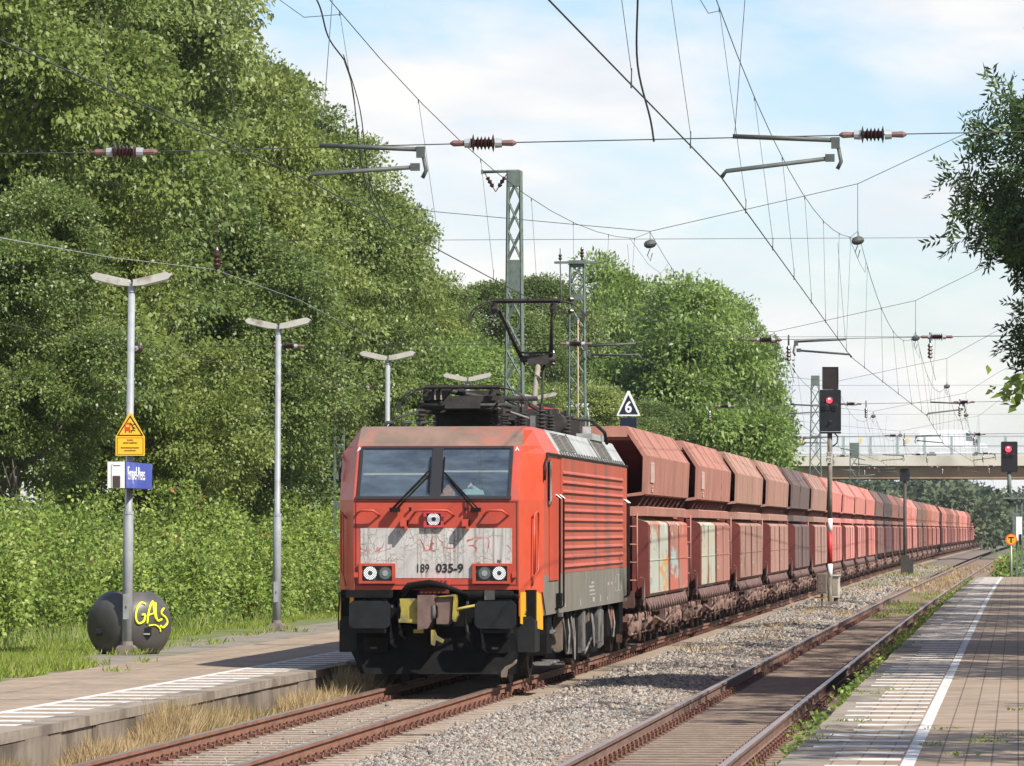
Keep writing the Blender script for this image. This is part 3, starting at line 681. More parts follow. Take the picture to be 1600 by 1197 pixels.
# --- side (both sides alike)
def louvre(s):
    b = MB(); x0 = s * (HS + .004); y0, y1 = 3.85, 15.45; z = 1.60; n = 11; st = .1365
    zs_ = []
    b.box(min(x0, x0 + s * .012), max(x0, x0 + s * .012), y0, y1, 1.575, 3.25)
    for k in range(n):
        zb = 1.64 + k * st
        pl = [(x0 + s * .012, zb), (x0 + s * .040, zb + .014), (x0 + s * .036, zb + .028), (x0 + s * .012, zb + .058)]
        b.prism(pl, y0 + .1, y1 - .1, 'y')
    return b.build('louvre_panel', M_louv, LOCO)
for s in (1, -1):
    louvre(s)
    b = MB(); x = s * (HS + .004)
    b.box(min(x, x + s * .018), max(x, x + s * .018), 3.4, 15.5, 1.0, 1.57)
    sk = b.build('skirt', M_skirt, LOCO)
    # lettering-like scratches and plates: small pale panels and a frame
    b = MB(); x2 = s * (HS + .0235)
    for (y, z, dy, dz) in ((9.0, 1.32, .9, .03), (9.1, 1.26, .9, .03), (9.2, 1.38, .5, .03), (9.2, 1.2, 1.1, .02), (12.3, 1.33, .3, .05), (13.0, 1.33, .2, .04), (13.8, 1.38, .06, .10), (13.8, 1.22, .06, .07), (14.4, 1.46, .8, .012), (14.4, 1.2, .8, .012), (14.4, 1.33, .08, .26), (15.1, 1.33, .08, .26), (3.9, 1.12, .06, .10), (4.3, 1.1, .10, .05), (7.0, 1.10, .10, .10), (9.4, 1.12, .35, .07), (10.7, 1.12, .14, .10), (12.1, 1.1, .10, .06)):
        b.box(min(x2, x2 + s * .002), max(x2, x2 + s * .002), y - dy / 2, y + dy / 2, z - dz / 2, z + dz / 2)
    b.build('stencilled_mark', mat('faded_white', (.30, .285, .25), (.45, .43, .39), 20, .8), sk)
    # cab door with window slot, gutter, handrails
    b = MB(); b.box(min(x, x + s * .012), max(x, x + s * .012), 1.95, 3.35, 1.48, 3.22)
    dr = b.build('cab_door', mat('door_red', (.52, .045, .012), (.56, .055, .018), 3, .38), LOCO)
    b = MB(); x3 = s * (HS + .017); b.box(min(x3, x3 + s * .02), max(x3, x3 + s * .02), 1.75, 2.02, 2.60, 3.18)
    b.build('side_window', [mat('slot_glass', (.012, .014, .017), None, rough=.1)], dr)
    b = MB(); b.box(min(x3, x3 + s * .012), max(x3, x3 + s * .012), 1.98, 2.06, 2.56, 3.2); b.box(min(x3, x3 + s * .016), max(x3, x3 + s * .016), 1.73, 2.06, 2.56, 2.61); b.build('window_rim', M_ug, dr)
    for y in (2.9, 3.55, 15.75, 16.15):
        b = MB(); zt, zb = 2.70, 1.1
        b.path([(x, y, zt), (s * (HS + .07), y, zt - .04), (s * (HS + .07), y, zb), (x, y, zb - .04)], .016, 6)
        b.tube((s * (HS + .01), y, zt + .01), (s * (HS + .09), y, zt - .05), .012, m=1)
        b.build('handrail', [M_blk, M_wtx], LOCO)
    b = MB(); b.cbox((s * (HS + .04), 3.2, 1.18), (.06, .30, .22), 0); b.cbox((s * (HS + .05), 3.25, .98), (.06, .2, .06), 1); b.build('door_step', [M_blk, M_ug], LOCO)
    b = MB(); b.box(min(x, x + s * .03), max(x, x + s * .03), 1.5, YE, 3.268, 3.292); b.path([(s * (HS + .03), 1.5, 3.28), (s * (HS + .02), 1.3, 3.15), (s * (HS + .01), 1.22, 2.9)], .018, 5); b.build('gutter', M_drk, LOCO)
    b = MB(); b.box(min(x, x + s * .010), max(x, x + s * .010), 15.5, YE, 1.57, 3.25, 0); b.box(min(x, x + s * .010), max(x, x + s * .010), 15.5, YE, 1.0, 1.568, 1); b.build('end_door', [M_red, M_skirt], LOCO)
    # roof-slope grilles and rivet strip
    sl = Vector((s * -.24, 0, .39)).normalized(); nn = Vector((s * .39, 0, .24)).normalized()
    for (ya, yb) in ((4.3, 5.5), (5.7, 6.8), (11.7, 12.8), (13.0, 14.0)):
        b = MB(); o0 = Vector((s * HS, 0, 3.27)) + nn * .01
        vs = [o0 + sl * t + Vector((0, y, 0)) for y, t in ((ya, .10), (yb, .10), (yb, .40), (ya, .40))]
        b.add(vs + [v - nn * .02 for v in vs], [(0, 1, 2, 3), (7, 6, 5, 4), (0, 4, 5, 1), (1, 5, 6, 2), (2, 6, 7, 3), (3, 7, 4, 0)], 0)
        for k in range(12):
            t = .11 + .285 * k / 11; b.tube(vs[0] + sl * (t - .10) + nn * .006, vs[1] + sl * (t - .10) + nn * .006, .005, n=4, m=0)
        b.build('roof_grille', mat('grille_grey', (.16, .15, .135), (.24, .23, .21), 14, .8), LOCO)
    for k in range(26):
        b = MB(); y = 4.1 + k * .47; o0 = Vector((s * HS, y, 3.27)) + nn * .012; b.path([o0 + sl * .02, o0 + sl * .09], .012, 4); b.build('roof_rib', M_seam, LOCO)
    for y in (7.1, 11.2): b = MB(); b.path([Vector((s * HS, y, 3.27)) + nn * .006 + sl * .02, Vector((s * HS, y, 3.27)) + nn * .006 + sl * .44], .014, 4); b.build('roof_seam', M_seam, LOCO)
b = MB()
for s in (-1, 1):
    x = s * (HS + .002)
    for y in (3.42,): b.box(min(x, x + s * .004), max(x, x + s * .004), y, y + .025, 1.0, 3.26)
for x0, x1, z in ((-1.14, 1.14, 2.585), (-1.14, 1.14, 1.43)): fquad(b, x0, x1, z, z + .012, .004, .006)
for x in (-1.135, 1.12): fquad(b, x, x + .014, 1.45, 2.58, .004, .006)
b.build('panel_seam', mat('seam_red_dark', (.10, .014, .01), None, rough=.7), LOCO)
b = MB(); b.cbox((1.12, 12.9, 3.70), (.25, 2.4, .10), 0); b.cbox((1.15, 11.9, 3.78), (.12, .12, .16), 0); b.build('roof_box', M_roofg, LOCO)

# --- bogies
def bogie(yc):
    b = MB()
    for s in (-1, 1):
        b.prism([(yc - 2.3, .55), (yc - 1.8, .42), (yc + 1.8, .42), (yc + 2.3, .55), (yc + 2.2, .80), (yc - 2.2, .80)], s * 1.02 - .09, s * 1.02 + .09, 'x', 0)
        for ya in (-1.45, 1.45):
            b.cbox((s * 1.14, yc + ya, .62), (.16, .42, .42), 1, .08); b.lathe([(0, .15), (.08, .15), (.1, .1)], (s * 1.2, yc + ya, .62), (s, 0, 0), 10, 2)
            for d in (-.4, .4): b.lathe([(0, .10), (.05, .12), (.1, .10), (.15, .12), (.2, .10), (.25, .12), (.3, .1)], (s * 1.12, yc + ya + d, .55), (0, 0, 1), 8, 0)
        b.tube((s * 1.25, yc - .6, .95), (s * 1.25, yc + .5, .55), .05, m=1)
    b.box(-.9, .9, yc - 1.0, yc + 1.0, .35, .85, 0)
    bo = b.build('bogie', [M_blk, M_ug, M_ub], LOCO)
    for ya in (-1.45, 1.45):
        w_ = MB()
        for s in (-1, 1): w_.lathe([(-.07, .58), (-.06, .655), (-.035, .655), (-.03, .625), (.06, .62), (.065, .50), (.02, .48), (.02, .2), (.08, .15)], (s * .76, yc + ya, .625), (s, 0, 0), 22)
        w_.tube((-.75, yc + ya, .625), (.75, yc + ya, .625), .09); w_.build('wheelset', mat('wheel_dark', (.05, .035, .028), (.10, .075, .06), 7, .7), bo)
bogie(4.2); bogie(14.6)
# boxes, dampers and hoses hanging below the skirt on the visible side and its mirror
for s in (1, -1):
    def it(nm, x, y, z0, z1, dx, dy, m, bev=.02):
        b = MB(); b.cbox((s * x, y, (z0 + z1) / 2), (dx, dy, z1 - z0), 0, bev); b.build(nm, m, LOCO)
    it('sand_box', 1.22, 2.5, .42, 1.02, .35, .75, M_blk); it('cab_step', 1.34, 2.7, .28, .33, .26, 1.3, M_ug); it('cab_step', 1.36, 2.75, .72, .77, .2, .35, M_ug)
    it('damper', 1.30, 5.0, .40, .95, .12, .25, M_ub, .03); it('sand_box', 1.26, 5.9, .50, 1.02, .2, .5, M_blk)
    it('equipment_box', 1.32, 8.1, .32, .98, .20, .55, M_ug); it('equipment_box', 1.30, 7.3, .32, .95, .10, .3, M_ug); it('equipment_box', 1.22, 9.3, .42, .98, .2, .9, M_blk)
    it('valve', 1.33, 9.35, .74, 1.0, .12, .3, M_ub, .04); it('equipment_box', 1.30, 11.3, .40, 1.0, .22, .8, M_ug); it('damper', 1.33, 12.0, .3, .95, .14, .2, M_ug, .05); it('transformer', .6, 9.4, .25, 1.0, 1.5, 4.2, M_blk)
    it('sand_box', 1.26, 13.6, .45, 1.0, .22, .6, M_blk); it('damper', 1.32, 14.2, .55, .95, .10, .2, mat('orange_red', (.35, .08, .03), (.28, .09, .05), 5, .7), .03); it('sand_box', 1.24, 15.9, .45, 1.0, .3, .8, M_blk)
    for (y, l, h) in ((4.9, 1.1, .5), (6.3, .6, .62), (13.4, 1.2, .42), (9.9, .5, .5)):
        b = MB(); b.path([(s * 1.36, y, 1.0), (s * 1.40, y + .05, .7), (s * 1.40, y + l * .25, 1.0 - h - .12), (s * 1.40, y + l * .6, 1.0 - h - .14), (s * 1.38, y + l, .66), (s * 1.34, y + l, .95)], .018, 6); b.build('hose', M_ug, LOCO)
    b = MB(); b.path([(s * 1.36, 8.9, .28), (s * 1.38, 10.2, .55), (s * 1.36, 10.9, .5)], .02, 6); b.path([(s * 1.36, 16.3, 1.0), (s * 1.36, 16.3, .42)], .02, 6); b.build('brake_pipe', M_ug, LOCO)

# --- roof gear
M_soot = mat('sooty_metal', (.014, .012, .011), (.045, .038, .033), 7, .7)
M_ins = mat('sooty_insulator', (.03, .024, .022), (.07, .055, .05), 9, .4)
def insulator(b, c, h, r=.085, n=5, m=1):
    pr = [(0, r * .6)]
    for k in range(n): pr += [(h * (k + .15) / n, r * .55), (h * (k + .4) / n, r), (h * (k + .6) / n, r), (h * (k + .85) / n, r * .55)]
    b.lathe(pr + [(h, r * .6)], c, (0, 0, 1), 10, m)
def panto(y0, raised):
    b = MB(); zf = 4.02
    for x in (-.62, .62):
        for y in (y0 - 1.0, y0 + 1.1): insulator(b, (x, y, 3.66), .31, .085, 5)
    b.path([(-.62, y0 - 1.0, zf), (.62, y0 - 1.0, zf), (.62, y0 + 1.1, zf), (-.62, y0 + 1.1, zf), (-.62, y0 - 1.0, zf)], .032, 6)
    b.box(-.55, .55, y0 - .9, y0 - .5, zf - .06, zf + .14); b.box(-.25, .25, y0 - 1.2, y0 + 1.2, zf - .05, zf + .05)
    b.cbox((.1, y0 + .8, zf + .15), (.5, .4, .22)); b.tube((-.4, y0 - .5, zf + .1), (.3, y0 + 1.0, zf + .02), .05)
    b.box(-.7, .7, y0 - .3, y0 + .9, 3.93, 4.0); b.box(-.5, .35, y0 - .1, y0 + .5, 3.74, 3.94)
    for q in range(5): b.path([(-.6 + q * .28, y0 - 1.1, zf + .04), (-.55 + q * .25, y0 + .2, zf + .14), (-.6 + q * .3, y0 + 1.1, zf + .03)], .018, 5)
    root = b.build('pantograph', [M_soot, M_ins], LOCO); root.location.x = .08 if raised else 0
    a = MB()
    if raised: hy, hz = y0 - .1, 5.93; ky, kz = y0 + .55, 5.02
    else: hy, hz = y0 - .9, 4.27; ky, kz = y0 + 1.0, 4.24
    if raised:
        a.path([(.05, y0 + .1, zf), (.09, (y0 + ky) / 2, (zf + kz) / 2), (.12, ky, kz)], [.055, .048, .045], 8, 1)
        a.path([(.18, y0 + .3, zf), (.20, ky + .1, kz)], .02, 5, 0)
        a.tube((-.18, ky, kz), (.40, ky, kz), .06, m=0); a.cbox((.12, ky, kz - .02), (.36, .2, .16), 0, .04)
        a.path([(-.16, ky, kz), (-.52, hy, hz - .06)], [.038, .02], 6); a.path([(.32, ky, kz), (.40, hy, hz - .06)], [.038, .02], 6)
        a.path([(-.12, ky + .05, kz - .1), (-.46, hy + .04, hz - .12)], .016, 5); a.tube((-.20, ky - .1, kz + .10), (.36, ky - .1, kz + .10), .018)
    else:
        a.path([(-.05, y0 + .9, zf + .05), (-.05, y0 - .9, zf + .24)], [.05, .04], 8, 0); a.path([(-.45, ky, kz - .1), (-.55, hy, hz - .05)], .035, 6); a.path([(.35, ky, kz - .1), (.5, hy, hz - .05)], .035, 6)
        a.path([(-.3, hy - .1, hz - .02), (.2, hy + .9, hz - .12), (.9, y0 + .8, zf + .14)], .04, 6); a.path([(-.2, hy, hz - .15), (.5, hy + 1.0, hz - .25)], .022, 5)
        a.prism([(-.52, 4.10), (-.30, 4.10), (-.14, hz + .02), (-.45, hz + .02)], hy - .12, hy + .1, 'y'); a.box(-.42, -.40, hy - .16, hy - .12, 4.1, hz + .03, 1); a.box(-.33, -.31, hy - .16, hy - .12, 4.1, hz + .03, 1)
    a.build('pantograph_arm', [M_soot, mat('weathered_arm', (.20, .175, .14), (.30, .26, .21), 7, .8)], root)
    c = MB()
    for dy in (-.20, .20):
        c.path([(-.95, hy + dy, hz - .24), (-.88, hy + dy, hz - .13), (-.74, hy + dy, hz - .03), (-.6, hy + dy, hz), (.6, hy + dy, hz), (.74, hy + dy, hz - .03), (.88, hy + dy, hz - .13), (.95, hy + dy, hz - .24)], .013, 6)
        c.box(-.55, .55, hy + dy - .03, hy + dy + .03, hz + .01, hz + .045)
    for x in (-.55, .42): c.path([(x, hy - .2, hz - .03), (x, hy + .2, hz - .03)], .02, 5); c.cbox((x, hy, hz - .1), (.10, .14, .16))
    for x in (-.93, .93): c.cbox((x, hy - .2, hz - .26), (.05, .06, .12))
    c.build('collector_head', M_soot, root)
panto(5.0, False); panto(13.2, True)
r_ = random.Random(3)
for (x, y) in ((.2, 7.2), (.55, 7.4), (-.2, 7.8), (.7, 8.4), (.35, 9.0), (.85, 9.3), (.6, 10.2), (.95, 10.4), (.3, 10.8), (.8, 11.6), (-.3, 10), (1.0, 7.0), (.95, 6.1), (.75, 5.2), (.4, 4.6), (.6, 3.9)):
    b = MB(); h = r_.uniform(.20, .38); insulator(b, (x, y, 3.66), h, .075, 6); b.lathe([(0, .035), (.08, .035)], (x, y, 3.66 + h), (0, 0, 1), 8); b.build('roof_insulator', [M_soot, M_ins, M_ug], LOCO)
for (x, y) in ((.75, 6.6), (.98, 8.0)): b = MB(); b.lathe([(0, .17), (.5, .17)], (x, y - .2, 3.84), (0, 1, 0), 14); b.cbox((x, y, 3.70), (.1, .3, .1)); b.build('roof_horn', [M_soot], LOCO)
RM = [M_soot, M_ins, M_ug]
for pts, r, m in (([(.1, 6.3, 4.22), (.55, 6.5, 4.18), (.8, 7.0, 4.02), (.9, 7.4, 3.88)], .022, 0), ([(.2, 7.1, 4.2), (.65, 7.5, 4.12), (.9, 8.2, 3.95)], .022, 0), ([(.9, 12.0, 4.0), (1.15, 12.8, 3.98), (1.3, 13.6, 3.8), (1.32, 13.8, 3.62)], .03, 0), ([(-.6, 3.8, 3.95), (-.95, 3.7, 3.82), (-1.1, 3.7, 3.66)], .018, 0), ([(.5, 4.0, 3.98), (.98, 4.2, 3.82), (1.0, 4.2, 3.66)], .02, 2), ([(-.55, 8.2, 3.95), (-.5, 9.5, 4.05), (-.55, 11.0, 3.95)], .025, 0), ([(.3, 7.4, 4.05), (.35, 8.6, 4.1), (.4, 10.2, 4.05), (.6, 11.4, 4.0)], .02, 0)):
    b = MB(); b.path(pts, r, 6, m); b.build('roof_cable', RM, LOCO)
b = MB(); b.cbox((.7, 13.1, 3.80), (.5, .5, .36)); b.build('roof_equipment_box', RM, LOCO)
b = MB(); b.cbox((1.0, 4.2, 3.76), (.07, .07, .22), 2); b.build('cable_post', RM, LOCO)
for x in (-1.0, -.75, -.5): b = MB(); b.path([(x, 2.6, 3.64), (x + .05, 2.6, 3.74), (x + .14, 2.65, 3.74)], .03, 6); b.build('roof_hook', RM, LOCO)

b = MB(); b.prism([(.05, 4.12), (.62, 4.02), (.62, 4.16), (.05, 4.26)], 12.6, 13.0, 'y'); b.build('pantograph_cover', M_louv, LOCO)

# ================================================================ hopper wagons
def objcol(name, rough=.75, dirt=.5, paint=None):
    """rust-brown hopper paint: tint comes from the object colour, dirt and faded patches on top"""
    m, t, p = newmat(name); p.inputs['Roughness'].default_value = rough
    oi = t.nodes.new('ShaderNodeObjectInfo'); tc = t.nodes.new('ShaderNodeTexCoord')
    mu = t.nodes.new('ShaderNodeMath'); mu.operation = 'MULTIPLY'; mu.inputs[1].default_value = 53; t.links.new(oi.outputs['Random'], mu.inputs[0])
    cb = t.nodes.new('ShaderNodeCombineXYZ')
    for i in range(3): t.links.new(mu.outputs[0], cb.inputs[i])
    def noise(sc, st, det=6):
        mp = t.nodes.new('ShaderNodeMapping'); mp.inputs['Scale'].default_value = st; t.links.new(tc.outputs['Object'], mp.inputs[0]); t.links.new(cb.outputs[0], mp.inputs['Location'])
        n = t.nodes.new('ShaderNodeTexNoise'); n.inputs['Scale'].default_value = sc; n.inputs['Detail'].default_value = det; n.inputs['Roughness'].default_value = .65
        t.links.new(mp.outputs[0], n.inputs['Vector']); return n.outputs[0]
    def ramp(f, a, b, c0, c1):
        r = t.nodes.new('ShaderNodeValToRGB'); r.color_ramp.elements[0].position = a; r.color_ramp.elements[1].position = b
        r.color_ramp.elements[0].color = rgb(c0); r.color_ramp.elements[1].color = rgb(c1); t.links.new(f, r.inputs[0]); return r.outputs[0]
    def mix(f, a, b, bt='MIX'):
        x = t.nodes.new('ShaderNodeMix'); x.data_type = 'RGBA'; x.blend_type = bt
        if hasattr(f, 'links'): t.links.new(f, x.inputs['Factor'])
        else: x.inputs['Factor'].default_value = f
        for nm, q in (('A', a), ('B', b)):
            if hasattr(q, 'links'): t.links.new(q, x.inputs[nm])
            else: x.inputs[nm].default_value = rgb(q)
        return x.outputs['Result']
    c = mix(1, oi.outputs['Color'], ramp(noise(1.6, (1, .6, .25)), .3, .7, (.78, .78, .78), (1.25, 1.2, 1.15)), 'MULTIPLY')
    c = mix(ramp(noise(5, (1, 1.5, .2)), .62, .72, (0, 0, 0), (.40,) * 3), c, (.30, .20, .155))
    c = mix(ramp(noise(3, (1, 1.6, .2)), .62, .74, (0, 0, 0), (.7 * dirt,) * 3), c, (.07, .032, .024))
    if paint:
        for k, (colr, lo, sc, st) in enumerate(paint):
            c = mix(ramp(noise(sc, st, 3), lo, lo + .05, (0, 0, 0), (.9,) * 3), c, colr)
    bp = t.nodes.new('ShaderNodeBump'); bp.inputs['Strength'].default_value = .35; bp.inputs['Distance'].default_value = .06; t.links.new(noise(1.3, (1, 1, 1), 3), bp.inputs['Height']); t.links.new(bp.outputs[0], p.inputs['Normal'])
    t.links.new(c, p.inputs['Base Color']); return m
M_hop = objcol('hopper_paint'); M_door = objcol('door_paint', .7, 1.0)
M_gr1 = objcol('sprayed_door', .65, .4, [((.42, .46, .38), .50, 1.0, (1, .22, .55)), ((.20, .33, .27), .56, 1.6, (1, .25, .7)), ((.55, .25, .05), .57, 1.3, (1, .22, .8)), ((.55, .57, .52), .60, 2.4, (1, .3, .9))])
M_gr2 = objcol('sprayed_door_red', .65, .4, [((.50, .13, .09), .47, 1.0, (1, .22, .6)), ((.34, .44, .40), .55, 1.4, (1, .2, 1.0)), ((.52, .38, .28), .60, 2.4, (1, .4, .6))])
M_gr3 = objcol('sprayed_door_white', .65, .4, [((.46, .44, .33), .40, 1.2, (1, .3, .35)), ((.38, .46, .37), .53, 2.0, (1, .4, .4)), ((.10, .06, .05), .62, 3.0, (1, .6, .2))])
M_wund = mat('wagon_underframe', (.05, .02, .016), (.10, .045, .035), 4, .85, c3=(.15, .085, .065), s3=2.5, t3=.56)
M_wend = mat('wagon_end_red', (.10, .018, .014), (.15, .028, .02), 3, .7)
M_axle = mat('axle_box_brown', (.17, .10, .08), (.28, .175, .14), 6, .85, c3=(.07, .04, .03), s3=4, t3=.5)
M_wheel = mat('wagon_wheel', (.03, .018, .014), (.07, .045, .035), 6, .7)

def wagon_meshes():
    P_ = {}
    b = MB()                                             # hopper shell
    Y0, Y1 = 1.45, 13.50
    for s in (-1, 1):
        pl = [(s * 1.12, 4.05), (s * 1.47, 3.53), (s * 1.435, 2.84), (s * 1.40, 2.82), (s * .98, 2.78), (s * .98, 2.82), (s * 1.38, 2.88), (s * 1.40, 3.50), (s * 1.07, 4.0)]
        b.prism(pl, Y0, Y1, 'y')
    for s in (-1, 1):
        for k in range(15):
            y = 2.0 + k * .79; b.prism([(s * 1.468, 3.50), (s * 1.476, 3.50), (s * 1.444, 2.88), (s * 1.436, 2.88)], y, y + .035, 'y')
        for k in range(5):
            y = 2.4 + k * 2.6; b.prism([(s * 1.13, 4.04), (s * 1.14, 4.05), (s * 1.478, 3.54), (s * 1.468, 3.535)], y, y + .04, 'y')
        for z in (1.3, 1.62, 1.94, 2.26): b.tube((s * 1.30, 1.38, z), (s * .98, 1.38, z), .012, n=5)
        for xx in (1.30, .98): b.tube((s * xx, 1.38, 1.05), (s * xx, 1.38, 2.5), .014, n=5)
    # header rims and sloping end sheets
    for (ye, d) in ((Y0, 1), (Y1, -1)):
        a, c = sorted((ye, ye + d * .10)); b.box(-1.12, 1.12, a, c, 3.86, 4.052)
        vs = [(-1.30, ye + d * .12, 3.80), (1.30, ye + d * .12, 3.80), (1.38, ye + d * .5, 3.50), (1.36, ye + d * 1.9, 2.70), (-1.36, ye + d * 1.9, 2.70), (-1.38, ye + d * .5, 3.50)]
        b.poly(vs, 1)
        b.poly([(-1.12, ye + d * .05, 3.9), (1.12, ye + d * .05, 3.9), (1.30, ye + d * .12, 3.80), (-1.30, ye + d * .12, 3.80)], 0)
    b.box(-1.05, 1.05, 2.4, 12.6, 3.55, 3.62, 2)          # load seen from above
    P_['hopper'] = (b.mesh('hopper', [M_hop, M_wend, mat('coal', (.012, .012, .013), (.03, .03, .032), 12, .7, bump=.6)]), 1)
    for s in (-1, 1):
        b = MB(); b.prism([(s * 1.0, 2.62), (s * 1.30, 2.62), (s * 1.425, 2.835), (s * 1.0, 2.80)], 0, .03, 'y'); P_['rib%d' % s] = b.mesh('rib', mat('shade_toned_rib', (.055, .024, .019), (.10, .045, .036), 5, .85))  # dark rib colour stands in for the shade under the hopper overhang
    b = MB()
    for s in (-1, 1):
        for k in range(10):
            y = 1.75 + k * 1.27
            b.prism([(s * 1.12, 2.62), (s * 1.42, 2.62), (s * 1.432, 2.84), (s * 1.17, 2.67)], y, y + .05, 'y')
    P_['rib_row'] = (b.mesh('rib', M_hop), 1)
    b = MB()
    for s in (-1, 1):
        b.prism([(s * 1.10, 2.45), (s * 1.47, 2.45), (s * 1.47, 2.60), (s * 1.43, 2.62), (s * 1.10, 2.62)], 1.5, 12.45, 'y')
    b.box(-1.1, 1.1, 1.35, 1.5, 2.42, 2.62); b.box(-1.1, 1.1, 12.3, 12.45, 2.42, 2.62)
    P_['sill_beam'] = (b.mesh('sill_beam', M_hop), 1)
    b = MB(); b.box(-1.22, 1.22, 1.56, 12.15, .98, 2.46); b.prism([(1.5, 1.0), (2.4, 1.0), (1.5, 1.6)], -1.15, 1.15, 'x')
    b.box(-.99, .99, 2.6, 11.6, 2.40, 3.4); b.box(-.985, .985, 1.6, 12.3, 2.46, 2.9)
    for s in (-1, 1): b.tube((s * 1.05, 1.0, .95), (s * 1.05, 1.5, 2.3), .05); b.box(s * 1.1 - .06, s * 1.1 + .06, 1.1, 1.3, 1.0, 2.5)
    P_['lower_body'] = (b.mesh('lower_body', M_wend), 1)
    b = MB()
    for s in (-1, 1):
        b.box(s * 1.05 - .09, s * 1.05 + .09, .62, 14.43, .80, 1.0)
        b.prism([(1.1, .95), (1.1, 1.25), (1.3, 1.30), (1.6, 1.15), (1.75, .9), (1.5, .75)], s * 1.42 - .015, s * 1.42 + .015, 'x')
        b.path([(s * 1.44, .35, 1.36), (s * 1.44, .8, 1.34), (s * 1.44, 1.15, 1.30), (s * 1.44, 1.25, 1.0), (s * 1.44, 1.0, .85)], .012, 5, 1)
        b.path([(s * 1.40, 13.6, .95), (s * 1.40, 13.6, 1.9), (s * 1.40, 13.9, 1.9), (s * 1.40, 13.9, .95)], .012, 5, 1)
        b.box(s * 1.2 - .12, s * 1.2 + .12, 1.2, 12.3, .86, .98); b.path([(s * 1.38, 4.6, .6), (s * 1.38, 7.2, .45), (s * 1.38, 9.9, .6)], .03, 5, 1)
        b.cbox((s * 1.2, 7.2, .62), (.3, 1.6, .4), 0, .05); b.box(s * 1.25 - .1, s * 1.25 + .1, 12.6, 14.3, 1.02, 1.1)
    b.box(-1.3, 1.3, .55, .75, .82, 1.12); b.box(-1.3, 1.3, 14.30, 14.50, .82, 1.12); b.box(-.4, .4, .6, 14.4, .7, .95)
    P_['underframe'] = (b.mesh('underframe', [M_wund, M_axle]), 0)
    for s in (-1, 1):
        b = MB(); b.path([(s * 1.42, 0, .98), (s * 1.47, .08, .84), (s * 1.48, .2, .76), (s * 1.47, .32, .84), (s * 1.42, .40, .98)], .028, 5)
        P_['latch%d' % s] = b.mesh('door_latch', mat('latch_grey', (.10, .05, .045), (.19, .12, .105), 6, .7))
    def door(s, ya, yb, xo=0, m=M_door):
        b = MB(); b.prism([(s * 1.2, 2.44), (s * 1.47, 2.335), (s * 1.50, 2.30), (s * 1.51, 1.06), (s * 1.44, 1.0), (s * 1.2, 1.0)], ya, yb, 'y')
        ym = (ya + yb) / 2
        b.box(s * 1.508 - .006, s * 1.508 + .008, ya, yb, 1.645, 1.66); 
        b.box(s * 1.508 - .008, s * 1.508 + .010, ym - .02, ym + .02, 1.08, 2.28); b.box(s * 1.51 - .01, s * 1.51 + .012, ya + .03, ya + .07, 1.06, 2.28)
        me = b.mesh('side_door', [m, M_wend])
        for p in me.polygons:
            if p.normal.y < -.7 or p.normal.y > .7: p.material_index = 1
        return me
    P_['doors'] = [door(s, ya, yb) for s in (1, -1) for ya, yb in ((1.47, 6.55), (6.85, 12.2))]
    P_['gr'] = [door(1, 1.47, 6.55, 0, M_gr1), door(1, 6.85, 12.2, 0, M_gr2), door(1, 1.47, 6.55, 0, M_gr3)]
    b = MB()
    for s in (-1, 1):
        b.prism([(-2.3, .56), (-2.1, .40), (2.1, .40), (2.3, .56), (2.2, .66), (-2.2, .66)], s * 1.08 - .06, s * 1.08 + .06, 'x', 0)
        for y in (-1.75, 0, 1.75):
            b.cbox((s * 1.16, y, .50), (.16, .36, .34), 1, .06); b.lathe([(0, .13), (.07, .13), (.09, .08)], (s * 1.22, y, .48), (s, 0, 0), 10, 1)
            for d in (-.33, .33): b.lathe([(0, .09), (.06, .10), (.12, .085), (.18, .10), (.24, .085)], (s * 1.16, y + d, .46), (0, 0, 1), 8, 1)
            b.box(s * 1.0 - .05, s * 1.0 + .05, y + .52, y + .62, .2, .75, 0); b.box(s * 1.0 - .05, s * 1.0 + .05, y - .62, y - .52, .2, .75, 0)
        b.tube((s * 1.2, -2.3, .34), (s * 1.2, 2.3, .34), .025, m=1)
        b.cbox((s * 1.2, .9, .62), (.12, .3, .22), 1, .05); b.tube((s * 1.25, -.9, .2), (s * 1.25, -.9, .9), .03, m=1)
    b.box(-.9, .9, -2.1, 2.1, .5, .7, 0)
    P_['bogie'] = b.mesh('bogie', [M_wund, M_axle])
    b = MB()
    for s in (-1, 1): b.lathe([(-.07, .43), (-.06, .485), (-.035, .485), (-.03, .46), (.06, .455), (.06, .34), (.02, .32), (.02, .12), (.08, .10)], (s * .76, 0, .46), (s, 0, 0), 18)
    b.tube((-.75, 0, .46), (.75, 0, .46), .08); P_['wheelset'] = b.mesh('wheelset', M_wheel)
    b = MB(); b.cbox((0, .03, 1.03), (.5, .06, .34), 0, .05); b.lathe([(.03, .10), (.3, .10), (.3, .15), (.6, .15)], (0, .03, 1.03), (0, 1, 0), 12); P_['buffer'] = b.mesh('buffer', M_wund)
    b = MB()                                              # faded data panel strokes
    for k in range(6): b.box(1.468, 1.4685 + .004, 2.5 + k * .16, 2.57 + k * .16, 3.06, 3.42)
    b.box(1.455, 1.4545 + .006, 2.6, 3.3, 3.05, 3.08); b.box(1.465, 1.4645 + .006, 2.5, 3.4, 3.40, 3.42)
    for z in (2.98, 2.93, 2.90): b.box(1.45, 1.4495 + .006, 3.0, 3.32, z - .01, z + .012)
    P_['lettering'] = b.mesh('faded_lettering', mat('faded_lettering', (.48, .34, .30), (.58, .46, .42), 15, .8))
    b = MB(); r2 = random.Random(9)
    for k in range(16):
        y = r2.choice([1.7, 1.85, 2.0, 2.9, 3.1, 7.1, 7.3, 7.6]); z = r2.uniform(1.2, 2.2); b.box(1.512, 1.517, y, y + r2.uniform(.08, .25), z, z + r2.uniform(.015, .06))
